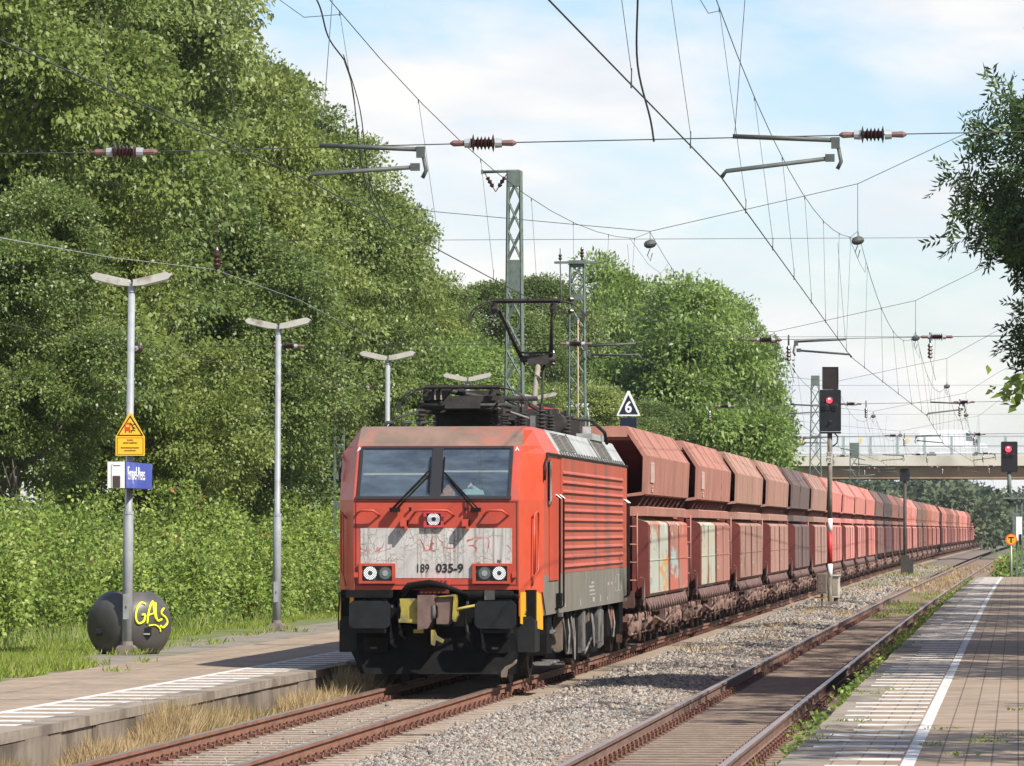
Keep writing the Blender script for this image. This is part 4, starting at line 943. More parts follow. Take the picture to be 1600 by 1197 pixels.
    P_['stencil'] = b.mesh('stencilled_mark', mat('stencil_pale', (.45, .36, .32), (.55, .48, .44), 15, .8)); return P_
WM = wagon_meshes()
ORD = 'first second third fourth fifth sixth seventh eighth ninth tenth eleventh twelfth thirteenth fourteenth fifteenth sixteenth seventeenth eighteenth nineteenth twentieth'.split()
TENS = {2: 'twenty', 3: 'thirty'}
def ordn(n):
    if n <= 20: return ORD[n - 1]
    if n % 10 == 0: return {30: 'thirtieth', 40: 'fortieth'}[n]
    return TENS[n // 10] + '-' + ORD[n % 10 - 1]
BR = (.215, .072, .050); BN = (.20, .085, .062); DK = (.060, .050, .052); SA = (.53, .20, .165); DR = (.155, .068, .052)
seq = [('reddish brown', (.35, .16, .12)), ('weathered red-brown', (.37, .17, .13)), ('plain brown', (.36, .205, .155)), ('plain brown', (.34, .19, .148)), ('sooty dark brown', (.13, .088, .08)), ('brown', (.31, .18, .142)),
       ('salmon red', SA), ('salmon red', (.55, .215, .18)), ('faded salmon red', (.50, .205, .17)), ('salmon red', (.52, .195, .16)), ('grey-brown', (.17, .10, .08)), ('sooty dark grey', (.085, .065, .062)), ('dull brown', (.24, .115, .09)), ('grey-brown', (.22, .11, .088)),
       ('salmon red', SA), ('salmon red', (.55, .225, .19)), ('grey-brown', (.20, .12, .09)), ('grey-brown', (.20, .11, .085)), ('orange-brown', (.36, .14, .095)), ('dull red', (.42, .19, .15))]
rw = random.Random(11)
while len(seq) < 39:
    k = len(seq); seq.append(rw.choice([('faded red', (.55, .22, .18)), ('dull brown', (.24, .105, .08)), ('salmon red', (.60, .24, .20)), ('brown-red', (.45, .19, .15))]) if k < 34 else ('bright salmon red', (.55, .205, .17)))
extra = {0: 'graffiti over its doors', 1: 'white graffiti on its first door', 4: 'a blackened front edge', 2: 'clean sides', 3: 'pale streaks on its doors'}
merged = {}
def far_mesh():
    b = MB(); mats = []
    for me in [WM['hopper'][0], WM['rib_row'][0], WM['sill_beam'][0], WM['lower_body'][0], WM['underframe'][0]] + WM['doors']:
        base = len(mats); mats += list(me.materials); o = len(b.v); b.v += [tuple(v.co) for v in me.vertices]
        for p in me.polygons: b.f.append([o + i for i in p.vertices]); b.m.append(base + p.material_index); b.sm.append(False)
    for yc in (3.4, 11.6):
        for me in (WM['bogie'],):
            base = len(mats); mats += list(me.materials); o = len(b.v); b.v += [(v.co.x, v.co.y + yc, v.co.z) for v in me.vertices]
            for p in me.polygons: b.f.append([o + i for i in p.vertices]); b.m.append(base + p.material_index); b.sm.append(False)
        for y in (-1.75, 0, 1.75):
            me = WM['wheelset']; base = len(mats); mats += list(me.materials); o = len(b.v); b.v += [(v.co.x, v.co.y + yc + y, v.co.z) for v in me.vertices]
            for p in me.polygons: b.f.append([o + i for i in p.vertices]); b.m.append(base); b.sm.append(False)
    me = b.mesh('hopper_wagon', mats); return me
FARM = far_mesh()
NW = 39; PITCH = 15.05
for k in range(NW):
    y = 90.05 + k * PITCH; nm, colr = seq[k]
    lab = f'{nm} hopper wagon, {ordn(k + 1)} behind the red locomotive' + (f', with {extra[k]}' if k in extra else '')
    yaw = -math.atan2(shM(y + 15) - shM(y), 15)
    if k >= 14:
        o = put('hopper_wagon', FARM); o.location = (XM + shM(y), y, 0); o.rotation_euler = (0, 0, yaw); o.color = rgb(colr)
        tag(o, lab, 'hopper wagon', 'hopper wagons of the freight train'); continue
    t = thing('hopper_wagon', lab, 'hopper wagon', (XM + shM(y), y, 0), yaw, 'hopper wagons of the freight train')
    for nm_ in ('hopper', 'sill_beam', 'lower_body', 'underframe'):
        o = put(nm_, WM[nm_][0], t); o.color = rgb(colr)
    for s in (-1, 1):
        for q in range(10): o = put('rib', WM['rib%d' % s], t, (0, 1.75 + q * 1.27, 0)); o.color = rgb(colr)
        if k < 10 and s > 0:
            for q in range(17): put('door_latch', WM['latch1'], t, (0, 1.7 + q * .64, 0))
    for i, me in enumerate(WM['doors']):
        if k == 0 and i < 2: me = WM['gr'][i]
        if k == 1 and i == 0: me = WM['gr'][2]
        o = put('side_door', me, t); fq = rw.uniform(.86, 1.1); o.color = rgb([c * fq for c in colr])
        if k == 0 and i < 2: o['label'] = 'brown door sprayed with green, orange and red graffiti'
        if k == 1 and i == 0: o['label'] = 'door covered in dripping white and pale green paint'
    if k < 2: put('faded_lettering', WM['lettering'], t)
    if k < 4: put('stencilled_mark', WM['stencil'], t)
    for yc in (3.4, 11.6):
        bo = put('bogie', WM['bogie'], t, (0, yc, 0))
        if k < 8:
            for yy in (-1.75, 0, 1.75): put('wheelset', WM['wheelset'], bo, (0, yy, 0))
        else:
            for yy in (-1.75, 0, 1.75): put('wheelset', WM['wheelset'], bo, (0, yy, 0))
    for s in (-1, 1):
        put('buffer', WM['buffer'], t, (s * .875, 0, 0)); q = put('buffer', WM['buffer'], t, (s * .875, 15.0, 0)); q.rotation_euler = (0, 0, math.pi)
# ================================================================ overhead line
def ins_h(b, c, ax=(1, 0, 0), L_=.72, r=.10, m0=0, m1=1, m2=2):
    """strut insulator along ax: rusty eyes, pale caps, brown sheds"""
    ax = Vector(ax).normalized(); c = Vector(c); h = L_ / 2
    b.lathe([(-h, .012), (-h + .04, .035), (-h * .55, .030), (-h * .5, .045)], c, ax, 8, m2)
    b.lathe([(h * .5, .045), (h * .55, .030), (h - .04, .035), (h, .012)], c, ax, 8, m2)
    b.lathe([(-h * .56, .05), (-h * .36, .055)], c, ax, 10, m0); b.lathe([(h * .36, .055), (h * .56, .05)], c, ax, 10, m0)
    pr = []
    for i, k in enumerate((-.30, -.16, -.05, .06, .17, .30)):
        rr = r if i in (0, 5) else r * .78
        pr += [(k * h - .018, .04), (k * h, rr), (k * h + .012, .04)]
    b.lathe(pr, c, ax, 12, m1)
INSM = [MT['galv'], MT['ceramic'], MT['rustred']]
WIRE, ARM = MT['wire'], mat('arm_tube', (.055, .062, .055), (.10, .11, .10), 6, .6, .2)
zz = lambda i, a, b: a if i % 2 == 0 else b
SPANS = [55, 113, 171, 229, 287, 345]
def cM(i): return -7.62 if i % 2 == 0 else -8.25
def cR(i): return -3.18 if i % 2 == 0 else -3.68
def span(i, Y):
    root = thing('cross_span', ('nearest', 'second', 'third', 'fourth', 'fifth', 'farthest')[i] + ' catenary cross span over the tracks, with brown insulators and steady arms' , 'catenary', (0, Y, 0), 0, 'cross spans over the tracks')
    dm, dr = shM(Y), shR(Y)
    zl, zu = 6.40, 8.60
    xl, xr = -21, 5.5
    w_ = MB(); r = .0065 if Y < 80 else .007 if Y < 150 else .008
    low = [(xl, 0, zl - .15), (-9.6, 0, zl - .10), (-5.7, 0, zl - .03), (-1.5, 0, zl + .03), (xr, 0, zl + .12)]
    w_.path(low, r, 5)
    # head rope in a shallow V, upper steady rope
    if i > 0:
        w_.path([(xl, 0, 10.4), (-12.9, 0, 9.25), (XM + dm, 0, 8.78), (XR + dr, 0, 9.8), (-1.1, 0, 10.9), (xr, 0, 14.2)], r * 1.1, 5)
        w_.path([(xl, 0, zu + .02), (xr, 0, zu)], r * .85, 5)
        w_.path([(XM + dm, 0, 8.78), (XM + dm, 0, 8.5)], r, 5); w_.path([(XR + dr, 0, 9.8), (XR + dr, 0, 8.6)], r, 5)
    else:
        w_.path([(xl, 0, 10.9), (-12.9, 0, 9.9), (XM, 0, 9.2), (XR, 0, 10.2), (xr, 0, 14.2)], r * 1.1, 5); w_.path([(xl, 0, 9.0), (xr, 0, 9.0)], r * .85, 5)
        w_.path([(XM, 0, 9.2), (XM, 0, 8.8)], r, 5); w_.path([(XR, 0, 10.2), (XR, 0, 8.8)], r, 5)
    w_.build('span_rope', WIRE, root)
    xs = [-9.63, -5.72, -1.53] + ([-16.2] if i else [])
    if i > 0: xs = [-9.7, -5.5, -1.75, -16.1]
    for x in xs:
        b = MB(); z = np.interp(x, [p[0] for p in low], [p[2] for p in low]); ins_h(b, (x, 0, z)); b.build('insulator', INSM, root)
    if i > 0:
        for x, z in ((XM + dm, 8.5), (XR + dr, 8.55)):
            b = MB(); b.lathe([(-.11, .04), (-.10, .075), (-.03, .095), (.03, .095), (.10, .075), (.11, .04)], (x, 0, z), (1, .35, .2), 14, 2); b.lathe([(-.13, .05), (-.08, .06), (.08, .06), (.13, .05)], (x, 0, z), (1, .35, .2), 10, 2)
            b.path([(x, 0, z - .1), (x - .06, .0, z - .25), (x, 0, z - .38), (x + .05, 0, z - .2)], .010, 4, 2); b.build('wheel_insulator', [MT['galv'], MT['ceramic'], WIRE], root)
        for x in (-5.0, -1.9, -10.2):
            b = MB(); z0 = np.interp(x, [p[0] for p in low], [p[2] for p in low]) + .05; b.path([(x, 0, z0 + .05), (x, 0, z0 - .18)], .02, 5, 2)
            b.lathe([(0, .03), (.03, .06), (.08, .03), (.11, .06), (.16, .03), (.19, .06), (.24, .03), (.27, .06), (.33, .03)], (x, 0, z0 - .52), (0, 0, 1), 8, 1); b.path([(x, 0, z0 - .52), (x + .12, .0, z0 - 1.0)], r * .8, 4, 2)
            b.build('hanging_insulator', [MT['galv'], MT['ceramic'], WIRE], root)
    # steady arms: from a drop bracket beside the track to the contact wire
    for (cx, side) in ((cR(i) + dr, 1 if i % 2 == 0 else -1), (cM(i) + dm, 1 if i % 2 == 0 else -1)):
        b = MB(); bx = cx + side * 1.22; zl_ = np.interp(bx, [p[0] for p in low], [p[2] for p in low]) - .02
        b.path([(cx + side * .12, 0, zl_ + .02), (bx, 0, zl_ - .03)], .026, 7)
        b.cbox((bx, 0, zl_ - .06), (.09, .06, .12), 0); b.path([(bx + side * .03, 0, zl_ - .1), (bx + side * .06, 0, zl_ - .26), (bx + side * .02, 0, zl_ - .34)], .024, 6)
        b.path([(bx - side * .02, 0, zl_ - .22), (cx + side * .05, 0, 6.05), (cx, 0, 5.985)], .024, 7); b.cbox((bx - side * .06, 0, zl_ - .22), (.10, .06, .08), 0)
        b.path([(cx + side * .14, 0, zl_ + .03), (cx + side * .3, .0, 8.5)], .004, 4); b.build('steady_arm', ARM, root)
    return root
for i, Y in enumerate(SPANS): span(i, Y)

def wires(name, label, xs, ctr, sh, jump):
    root = thing(name, label, 'overhead wire')
    Ys = [-3] + SPANS + [403, 461, 520]
    def cx(i): return xs(i - 1 if i > 0 else 1) + sh(Ys[i])
    rc = .010
    b = MB(); pts = [(cx(i), Ys[i], 5.98) for i in range(len(Ys))]; rad = [.0078 if y < 120 else .009 for y in Ys]
    b.path(pts, rad, 5); b.build('contact_wire', WIRE, root)
    m = MB(); mp_ = []; mr = []
    def mz(i, t): return 7.72 + .98 * (2 * t - 1.03) ** 2
    for i in range(len(Ys) - 1):
        for k in range(12):
            t = k / 12; y = Ys[i] + (Ys[i + 1] - Ys[i]) * t; mp_.append((ctr + sh(y), y, mz(i, t))); mr.append(.006 if y < 120 else .0075)
    m.path(mp_, mr, 5); m.build('messenger_wire', WIRE, root)
    for i in range(len(Ys) - 4):
        for t in ((.10, .24, .38, .52, .66, .80, .92) if i < 2 else (.12, .32, .52, .72, .90)):
            y = Ys[i] + (Ys[i + 1] - Ys[i]) * t
            if y < 28: continue
            d = MB(); z1 = mz(i, t); x0 = cx(i) + (cx(i + 1) - cx(i)) * t; x1 = ctr + sh(y)
            rr = .0032 if y < 120 else .004
            d.path([(x0, y, 5.985), (x0 + .004, y, 6.12)], rr * 1.6, 4); d.path([(x0, y, 6.10), (x1, y, z1)], rr, 4)
            d.lathe([(0, rr * 2.6), (.06, rr * 2.6)], (x0, y, 5.95), (0, 0, 1), 6); d.lathe([(0, rr * 2.6), (.06, rr * 2.6)], (x1, y, z1 - .05), (0, 0, 1), 6)
            d.build('dropper', WIRE, root)
        # Y-shaped stitch wire each side of the support
        if i >= 1:
            Y = Ys[i]; s_ = MB(); s_.path([(ctr + sh(Y), Y - 6, mz(i - 1, 1 - 6 / 58)), (ctr + .1 + sh(Y), Y - 2, 7.95), (ctr + .1 + sh(Y), Y + 2, 7.95), (ctr + sh(Y), Y + 6, mz(i, 6 / 58))], .0045, 4); s_.build('stitch_wire', WIRE, root)
    for (pts, r) in jump:
        b = MB(); b.path(smooth(pts), r, 6); b.build('jumper_cable', WIRE, root)
jm = atY(575, 332, 64)
wires('overhead_line', 'catenary wires above the freight train, touched by its raised pantograph', cM, XM, shM,
      [([(XM, 61.2, 7.86), (XM + .06, 61.6, 7.5), (XM + .05, 62.6, 6.6), (XM + .2, 63.6, 5.98)], .008), ([(XM + .02, 61.0, 7.9), (XM + .13, 61.7, 7.3), (XM + .1, 62.9, 6.5), (XM + .22, 64.1, 5.98)], .007), ([(XM, 57, 8.45), (XM + .05, 58.5, 8.28), (XM - .03, 60, 8.02), (XM, 61.2, 7.86)], .010)])
wires('overhead_line', 'catenary wires above the empty right-hand track', cR, XR, shR, [([(XR, 48.5, 8.1), (XR - .06, 48.9, 7.3), (XR - .10, 49.4, 6.7), (XR + .0, 49.7, 6.2), (XR + .03, 49.8, 5.98)], .010)])
# feeder line along the trees on the left
root = thing('feeder_line', 'thin feeder wire strung in front of the trees on the left', 'wire')
b = MB(); b.path([atY(-20, 368, 70), atY(170, 402, 84), atY(335, 421, 98), atY(470, 470, 112), atY(640, 560, 150)], .006, 5); b.build('wire', MT['galv'], root)
b = MB(); p = atY(339, 404, 98); b.lathe([(-.22, .02), (-.18, .05), (-.12, .08), (-.09, .05), (-.03, .08), (0, .05), (.06, .08), (.09, .05), (.16, .05), (.22, .02)], p, (0, 0, 1), 8, 0); b.path([p + Vector((0, 0, .2)), p + Vector((0, 0, .9))], .008, 4); b.path([p - Vector((0, 0, .22)), atY(337, 421, 98)], .008, 4); b.build('insulator', MT['ceramic'], root)
root = thing('feeder_line', 'second feeder wire sloping past the far platform lamps, with three small insulators', 'wire')
A_ = [atY(-20, 500, 82), atY(215, 546, 98), atY(340, 566, 108), atY(575, 606, 135), atY(700, 622, 150)]
b = MB(); b.path(A_, .0065, 5); b.build('wire', MT['wire'], root)
for px, py, Y in ((214, 545, 97.5), (575, 606, 134.5)):
    b = MB(); ins_h(b, atY(px, py, Y), A_[2] - A_[1], .8, .09); b.build('insulator', INSM, root)

# ================================================================ masts
def lattice(name, label, x, y, z0, z1, w0, w1, d0, bars=13, arm=None, plates=((.0, .04),), cat='catenary mast', group=None):
    root = thing(name, label, cat, (x, y, 0), 0, group)
    b = MB(); H = z1 - z0
    def c(sx, sy, t): ww = w0 + (w1 - w0) * t; return Vector((sx * ww / 2, sy * (d0 / 2) * (1 - .3 * t), z0 + H * t))
    for sx in (-1, 1):
        for sy in (-1, 1): b.path([c(sx, sy, 0), c(sx, sy, 1)], .030, 4, smooth=False)
    for k in range(bars):
        t0, t1 = k / bars, (k + 1) / bars
        for sy in (-1, 1): b.path([c(-1, sy, t0), c(1, sy, t1)], .018, 4); b.path([c(1, sy, t0), c(-1, sy, t1)], .018, 4)
        for sx in (-1, 1): b.path([c(sx, -1, t0), c(sx, 1, t1)], .016, 4)
    for t, h in plates:
        zc = z0 + H * (1 - t); ww = w0 + (w1 - w0) * (1 - t)
        for sy in (-1, 1): b.cbox((0, sy * d0 * .38, zc - H * h / 2), (ww + .02, .03, H * h))
    b.build('lattice_frame', MT['steel_green'], root)
    if arm: arm(root, z1)
    return root
def arm805(root, z):
    b = MB(); b.path([(.1, 0, z), (-.72, 0, z - .02)], .035, 5); b.cbox((-.72, 0, z - .02), (.05, .06, .10)); b.build('cross_arm', MT['steel_green'], root)
    for x0 in (-.66, -.16):
        b = MB(); p0 = Vector((x0, 0, z - .05)); p1 = Vector((-.42, 0, z - .46)); d = (p1 - p0)
        b.path([p0, p1], .012, 4, 2)
        b.lathe([(.10, .02), (.12, .055), (.18, .025), (.21, .055), (.27, .025), (.30, .055), (.36, .025)], p0, d, 8, 1); b.build('insulator', INSM, root)
p = atY(804, 600, 113)
lattice('catenary_mast', 'tall green lattice mast with a short side arm and V-shaped insulators, behind the pantograph', p.x, 113, ZL, atY(804, 267, 113).z, .46, .27, .40, 15, arm805, ((0, .035), (.20, .07), (.52, .02), (.72, .012)))
def arm900(root, z):
    b = MB(); b.cbox((0, -.25, z - .08), (1.5, .08, .08)); b.path([(.16, 0, z), (.16, 0, z + .45)], .04, 6); b.path([(-.55, -.25, z - .05), (-.55, -.25, z + .4)], .02, 5); b.build('cross_arm', MT['steel_green'], root)
    b = MB(); b.lathe([(0, .03), (.05, .08), (.10, .04), (.15, .08), (.2, .04), (.28, .06), (.34, .03)], (.16, 0, z + .1), (0, 0, 1), 8, 1); b.build('insulator', INSM, root)
    b = MB(); b.lathe([(0, .03), (.05, .07), (.10, .03), (.15, .07), (.2, .03)], (-.55, -.25, z), (0, 0, 1), 8, 1); b.build('insulator', INSM, root)
    for zz_ in (1.3, 1.7): b = MB(); b.lathe([(-.1, .04), (0, .09), (.1, .04)], (-.2, -.2, z - zz_), (1, 0, 0), 8, 1); b.build('insulator', INSM, root)
    b = MB(); b.path([(-.55, -.25, z - .1), (-.5, -.3, z - 1.6), (-.3, -.25, z - 2.4)], .02, 5); b.path([(.05, -.3, 1), (.05, -.3, z - 2)], .025, 5, 1); b.build('cable', [MT['wire'], mat('cable_rust', (.36, .24, .14), (.45, .32, .2), 5, .8)], root)
p = atY(902, 600, 171)
lattice('catenary_mast', 'slim lattice mast with a crossbar, half hidden behind the rear of the locomotive', p.x, 171, -.3, atY(902, 407, 171).z, .62, .46, .5, 15, arm900, ((0, .02), (.10, .015)))
p = atY(1274, 650, 287)
lattice('catenary_mast', 'grey lattice mast rising behind the hopper wagons, left of the tall red signal', p.x, 287, -.4, atY(1274, 587, 287).z, .85, .40, .6, 14, None, ((0, .05), (.30, .01), (.65, .01)))
def arm1335(root, z):
    b = MB(); r_ = random.Random(4)
    for k in range(7): zz_ = z - .5 - k * .45; b.path([(0, -.4, zz_), (r_.choice([-1, 1]) * r_.uniform(.6, 1.6), -.6, zz_ + r_.uniform(-.25, .25))], .035, 5)
    b.build('cross_arm', MT['steel_green'], root)
p = atY(1335, 720, 345)
lattice('catenary_mast', 'short brownish mast with many small brackets in front of the road bridge', p.x, 345, -.4, atY(1335, 692, 345).z, .7, .55, .6, 10, arm1335, ((0, .12), (.4, .2)))
p = atY(1577, 640, 229)
# flat batten mast beside the trees
p = atY(530, 700, 130); zt = atY(530, 550, 130).z
root = thing('batten_mast', 'flat green ladder-like mast left of the locomotive, in front of the trees', 'mast', (p.x, 130, 0))
b = MB()
for x in (-.11, .11): b.box(x - .028, x + .028, -.05, .05, .1, zt)
for k in range(9): z = .6 + k * (zt - .8) / 8; b.box(-.082, .082, -.055, -.04, z - .08, z + .08)
b.build('frame', MT['steel_green'], root)
p = atY(1022, 650, 255); root = thing('steel_post', 'plain grey steel post in front of the willow trees above the third hopper wagon', 'post', (p.x, 255, 0))
b = MB(); zt = atY(1022, 594, 255).z; b.box(-.14, -.02, -.1, .1, -.4, zt); b.box(.05, .12, -.1, .1, -.4, zt); b.box(-.02, .05, .06, .1, -.4, zt); b.build('post', MT['galv'], root)
b = MB(); b.path([(.1, 0, zt - .8), (4.4, 0, zt - .7)], .03, 5); b.path([(.1, 0, zt - 3.1), (5.2, 0, zt - 1.9)], .025, 5); b.build('bracket_arm', MT['galv'], root)
b = MB(); ins_h(b, (.8, 0, zt - .78), (1, 0, 0), .9, .1); b.build('insulator', INSM, root)

# ================================================================ platform lamps
M_lamp = mat('lamp_head_dirty', (.40, .385, .34), (.50, .48, .43), 6, .6, c3=(.25, .21, .16), s3=3.5, t3=.54)
M_pole = mat('pole_grey', (.23, .24, .25), (.31, .325, .335), 5, .5, c3=(.19, .18, .165), s3=2, t3=.6)
def lamp_post(px_b, py_b, px_t, py_t, label, zb=ZL):
    p = atZ(px_b, py_b, zb); q = atY(px_t, py_t, p.y); H = q.z - zb; lean = q.x - p.x
    root = thing('platform_lamp', label, 'platform lamp', p, 0, 'twin-headed lamps on the left platform')
    b = MB(); b.path([(0, 0, -.1), (lean * .35, 0, H * .38), (lean * .36, 0, H * .385), (lean, 0, H)], [.082, .082, .062, .055], 12); b.build('pole', M_pole, root)
    b = MB(); b.box(-.045, .045, -.088, -.06, .55, .95, 0); b.box(-.012, .012, -.092, -.08, .72, .76, 1); b.build('pole_hatch', [M_pole, MT['wire']], root)
    b = MB(); b.lathe([(0, .088), (.05, .088)], (lean * .355, 0, H * .375), (0, 0, 1), 12); b.lathe([(0, .066), (.12, .066)], (lean, 0, H - .16), (0, 0, 1), 12); b.build('pole_collar', MT['galv'], root)
    b = MB(); b.cbox((0, 0, .05), (.30, .30, .18), 0, .04); b.lathe([(0, .10), (.06, .095)], (0, 0, .14), (0, 0, 1), 12); b.build('pole_base', mat('base_block', (.15, .12, .10), (.22, .19, .16), 6, .9), root)
    for s in (-1, 1):
        b = MB()
        M = Matrix.Translation((lean, 0, H - .02)) @ Matrix.Rotation(-s * math.radians(12), 4, 'Y')
        b.prism([(s * .02, -.05), (s * .18, -.07), (s * .60, -.06), (s * .66, -.01), (s * .58, .055), (s * .05, .05)], -.11, .11, 'y', 0, M)
        b.prism([(s * .16, -.085), (s * .58, -.078), (s * .58, -.062), (s * .16, -.072)], -.09, .09, 'y', 1, M)
        b.build('lamp_head', [M_lamp, mat('lamp_diffuser', (.62, .62, .58), None, rough=.3)], root)
    return root
lamp_post(198, 1022, 206, 441, 'twin-headed grey platform lamp carrying the blue station sign and the yellow warning sign')
lamp_post(432, 985, 435, 509, 'bare twin-headed platform lamp standing between the barrel and the locomotive')
def lp(px, py, Y, label):
    q = atY(px, py, Y); r = Vector((q.x, Y, ZL)); d = r - Vector((0, 0, CH))
    # pixel of the base is hidden; stand it upright
    root = thing('platform_lamp', label, 'platform lamp', r, 0, 'twin-headed lamps on the left platform'); src = bpy.data.objects['platform_lamp.001']
    for ch in KIDS[src.name]:
        c = ch.copy(); COL.objects.link(c); c.parent = root
lp(604, 556, 118, 'twin-headed platform lamp rising just above the left corner of the locomotive roof')
lp(729, 586, 135, 'twin-headed platform lamp seen above the folded pantograph')
lp(836, 617, 154, 'twin-headed platform lamp mostly hidden behind the raised pantograph arm')

# ================================================================ signs on the first lamp
pb = atZ(198, 1022, ZL); Yp = pb.y
root = thing('warning_sign', 'yellow triangle-topped warning sign with red train pictogram on the first lamp pole', 'warning sign')
c0 = atY(203, 712, Yp - .12); s_ = (Yp) / F
W, Hs, Ht = 46 * s_, 30 * s_, 67 * s_
cx = atY(203.5, 690, Yp - .12).x
b = MB(); pl = [(-W/2, 0), (W/2, 0), (W/2, Hs), (.02, Ht), (-.02, Ht), (-W/2, Hs)]
b.prism(pl, -.012, .012, 'y', 0); sb = b.build('sign_plate', [mat('sign_yellow', (.86, .44, .015), (.88, .47, .02), 3, .45)], root); 
root.location = (cx, Yp - .12, c0.z); root.rotation_euler = (0, 0, math.radians(4))
b = MB()
def frame(b, pts, wd, y):
    ctr = Vector((sum(p[0] for p in pts) / len(pts), sum(p[1] for p in pts) / len(pts)))
    n = len(pts)
    for i in range(n):
        a = Vector(pts[i]); c = Vector(pts[(i + 1) % n]); a2 = a + (ctr - a) * wd; c2 = c + (ctr - c) * wd
        b.add([(a.x, y, a.y), (c.x, y, c.y), (c2.x, y, c2.y), (a2.x, y, a2.y)], [(0, 1, 2, 3)])
frame(b, [(-W * .46, Hs * 1.04), (W * .46, Hs * 1.04), (0, Ht * .955)], .17, -.015)
frame(b, [(-W * .455, .018), (W * .455, .018), (W * .455, Hs * .95), (-W * .455, Hs * .95)], .045, -.015)
b.build('sign_border', M_txt, root)
b = MB(); z = Hs * 1.04 + .05; b.prism([(-.085, z + .03), (.0, z + .03), (.0, z + .16), (-.085, z + .16)], -.017, -.013, 'y', 0)
b.prism([(-.07, z + .09), (-.015, z + .09), (-.015, z + .125), (-.07, z + .125)], -.019, -.016, 'y', 2)
b.prism([(-.08, z), (-.068, z), (-.068, z + .03), (-.08, z + .03)], -.017, -.013, 'y', 1); b.prism([(-.018, z), (-.006, z), (-.006, z + .03), (-.018, z + .03)], -.017, -.013, 'y', 1)
b.prism([(.01, z), (.025, z), (.025, z + .03), (.085, z + .03), (.085, z + .042), (.01, z + .042)], -.017, -.013, 'y', 1)
b.path([(.05, -.016, z + .05), (.045, -.016, z + .09), (.02, -.016, z + .14)], .008, 4, 1); b.path([(.02, -.016, z + .13), (.005, -.016, z + .155)], .011, 4, 1); b.path([(.045, -.016, z + .09), (.085, -.016, z + .07)], .007, 4, 1); b.path([(.03, -.016, z + .12), (.075, -.016, z + .135)], .006, 4, 1)
b.build('pictogram', [mat('sign_red', (.55, .05, .015), None, rough=.5), M_txt, mat('sign_yellow_2', (.86, .45, .02), None, rough=.5)], root)
for t, z, sz in (('Vorsicht,', .225, .032), ('schnelle Zugfahrten!', .185, .032), ('Sicherheitsabstand beachten', .115, .030), ('und zurücktreten', .075, .030)):
    o = put('sign_lettering', text_mesh(t, sz, mat('sign_text_brown', (.12, .06, .01), None, rough=.6), .85), root, (0, -.016, z * Hs / .27))
root = thing('station_sign', 'blue station name sign reading Empel-Rees on the first lamp pole', 'station sign')
c1 = atY(195, 742, Yp - 1.35); L_ = 2.5; hh = 41 * Yp / F
root.location = (c1.x, c1.y, c1.z); root.rotation_euler = (0, 0, math.radians(0.0))
b = MB(); b.box(-.27, 0, 0, L_, -hh / 2, hh / 2, 0); b.box(-.27, 0, -.012, 0, -hh/2, hh/2, 2)
b.build('sign_box', [mat('sign_edge_blue', (.04, .06, .25), None, rough=.4), MT['white'], mat('sign_white', (.68, .68, .66), (.74, .74, .72), 5, .5)], root)
b = MB(); b.box(0, .006, .09, L_, -hh / 2 + .004, hh / 2 - .004, 0); b.box(0, .006, .0, .085, -hh/2, hh/2, 1)
fc = b.build('sign_face', [mat('station_blue', (.06, .095, .42), (.085, .13, .50), 1.2, .35, c3=(.13, .19, .58), s3=1.5, t3=.55), mat('sign_edge_dark', (.02, .025, .11), None, rough=.4)], root)
o = put('sign_lettering', text_mesh('Empel-Rees', .30, M_wtx, 1.12, 'LEFT', .0), root, (.009, .22, .02)); o.rotation_euler = (0, 0, math.pi / 2)
b = MB(); b.box(-.185, -.07, -.03, -.011, -hh / 2 + .01, -hh / 2 + .19, 0); b.box(-.20, -.19, -.026, -.012, -hh/2, hh/2 - .04, 1); b.box(-.20, -.06, -.026, -.012, hh/2 - .05, hh/2 - .04, 1); b.build('sign_end_slot', [mat('slot_brown', (.05, .035, .035), None, rough=.7), MT['white']], root)
b = MB(); b.box(-.30, -.25, .2, .45, -.12, .12); b.build('sign_clamp', MT['galv'], root)

# ================================================================ barrel-shaped grit container with a sprayed tag
pb2 = atZ(202, 1023, ZL); Yb = pb2.y + 1.0
sB = Yb / F; cxB = atY(202, 980, Yb).x; RX = 67 * sB; RZ = 62 * sB; RY = .62
root = thing('grit_barrel', 'dark grey rounded barrel container with yellow graffiti behind the first lamp', 'grit container', (cxB, Yb, ZL))
zc = atY(202, 976, Yb).z - ZL; ztop = atY(202, 925, Yb).z - ZL
n1, n2 = 28, 56; b = MB(); vs = []
def surf(a, e):
    x = RX * math.cos(e) * math.cos(a); y = RY * math.cos(e) * math.sin(a); z = zc + RZ * math.sin(e)
    # two flattened cheeks on the front, flat lid
    for nx, ny, d in ((-.62, -.785, .535), (.62, -.785, .54)):
        k = x * nx + y * ny - d
        if k > 0: x -= nx * k * .5; y -= ny * k * .5
    return (x, y, min(max(z, -.02), ztop))
for i in range(n1 + 1):
    e = -math.pi / 2 + math.pi * i / n1
    for j in range(n2): vs.append(surf(2 * math.pi * j / n2, e))
fs = [(i * n2 + j, i * n2 + (j + 1) % n2, (i + 1) * n2 + (j + 1) % n2, (i + 1) * n2 + j) for i in range(n1) for j in range(n2)]
b.add(vs, fs, 0, True); bo = b.build('shell', mat('barrel_grey', (.05, .046, .043), (.08, .075, .07), 2.2, .45, c3=(.115, .095, .075), s3=1.9, t3=.52, w3=.25), root)
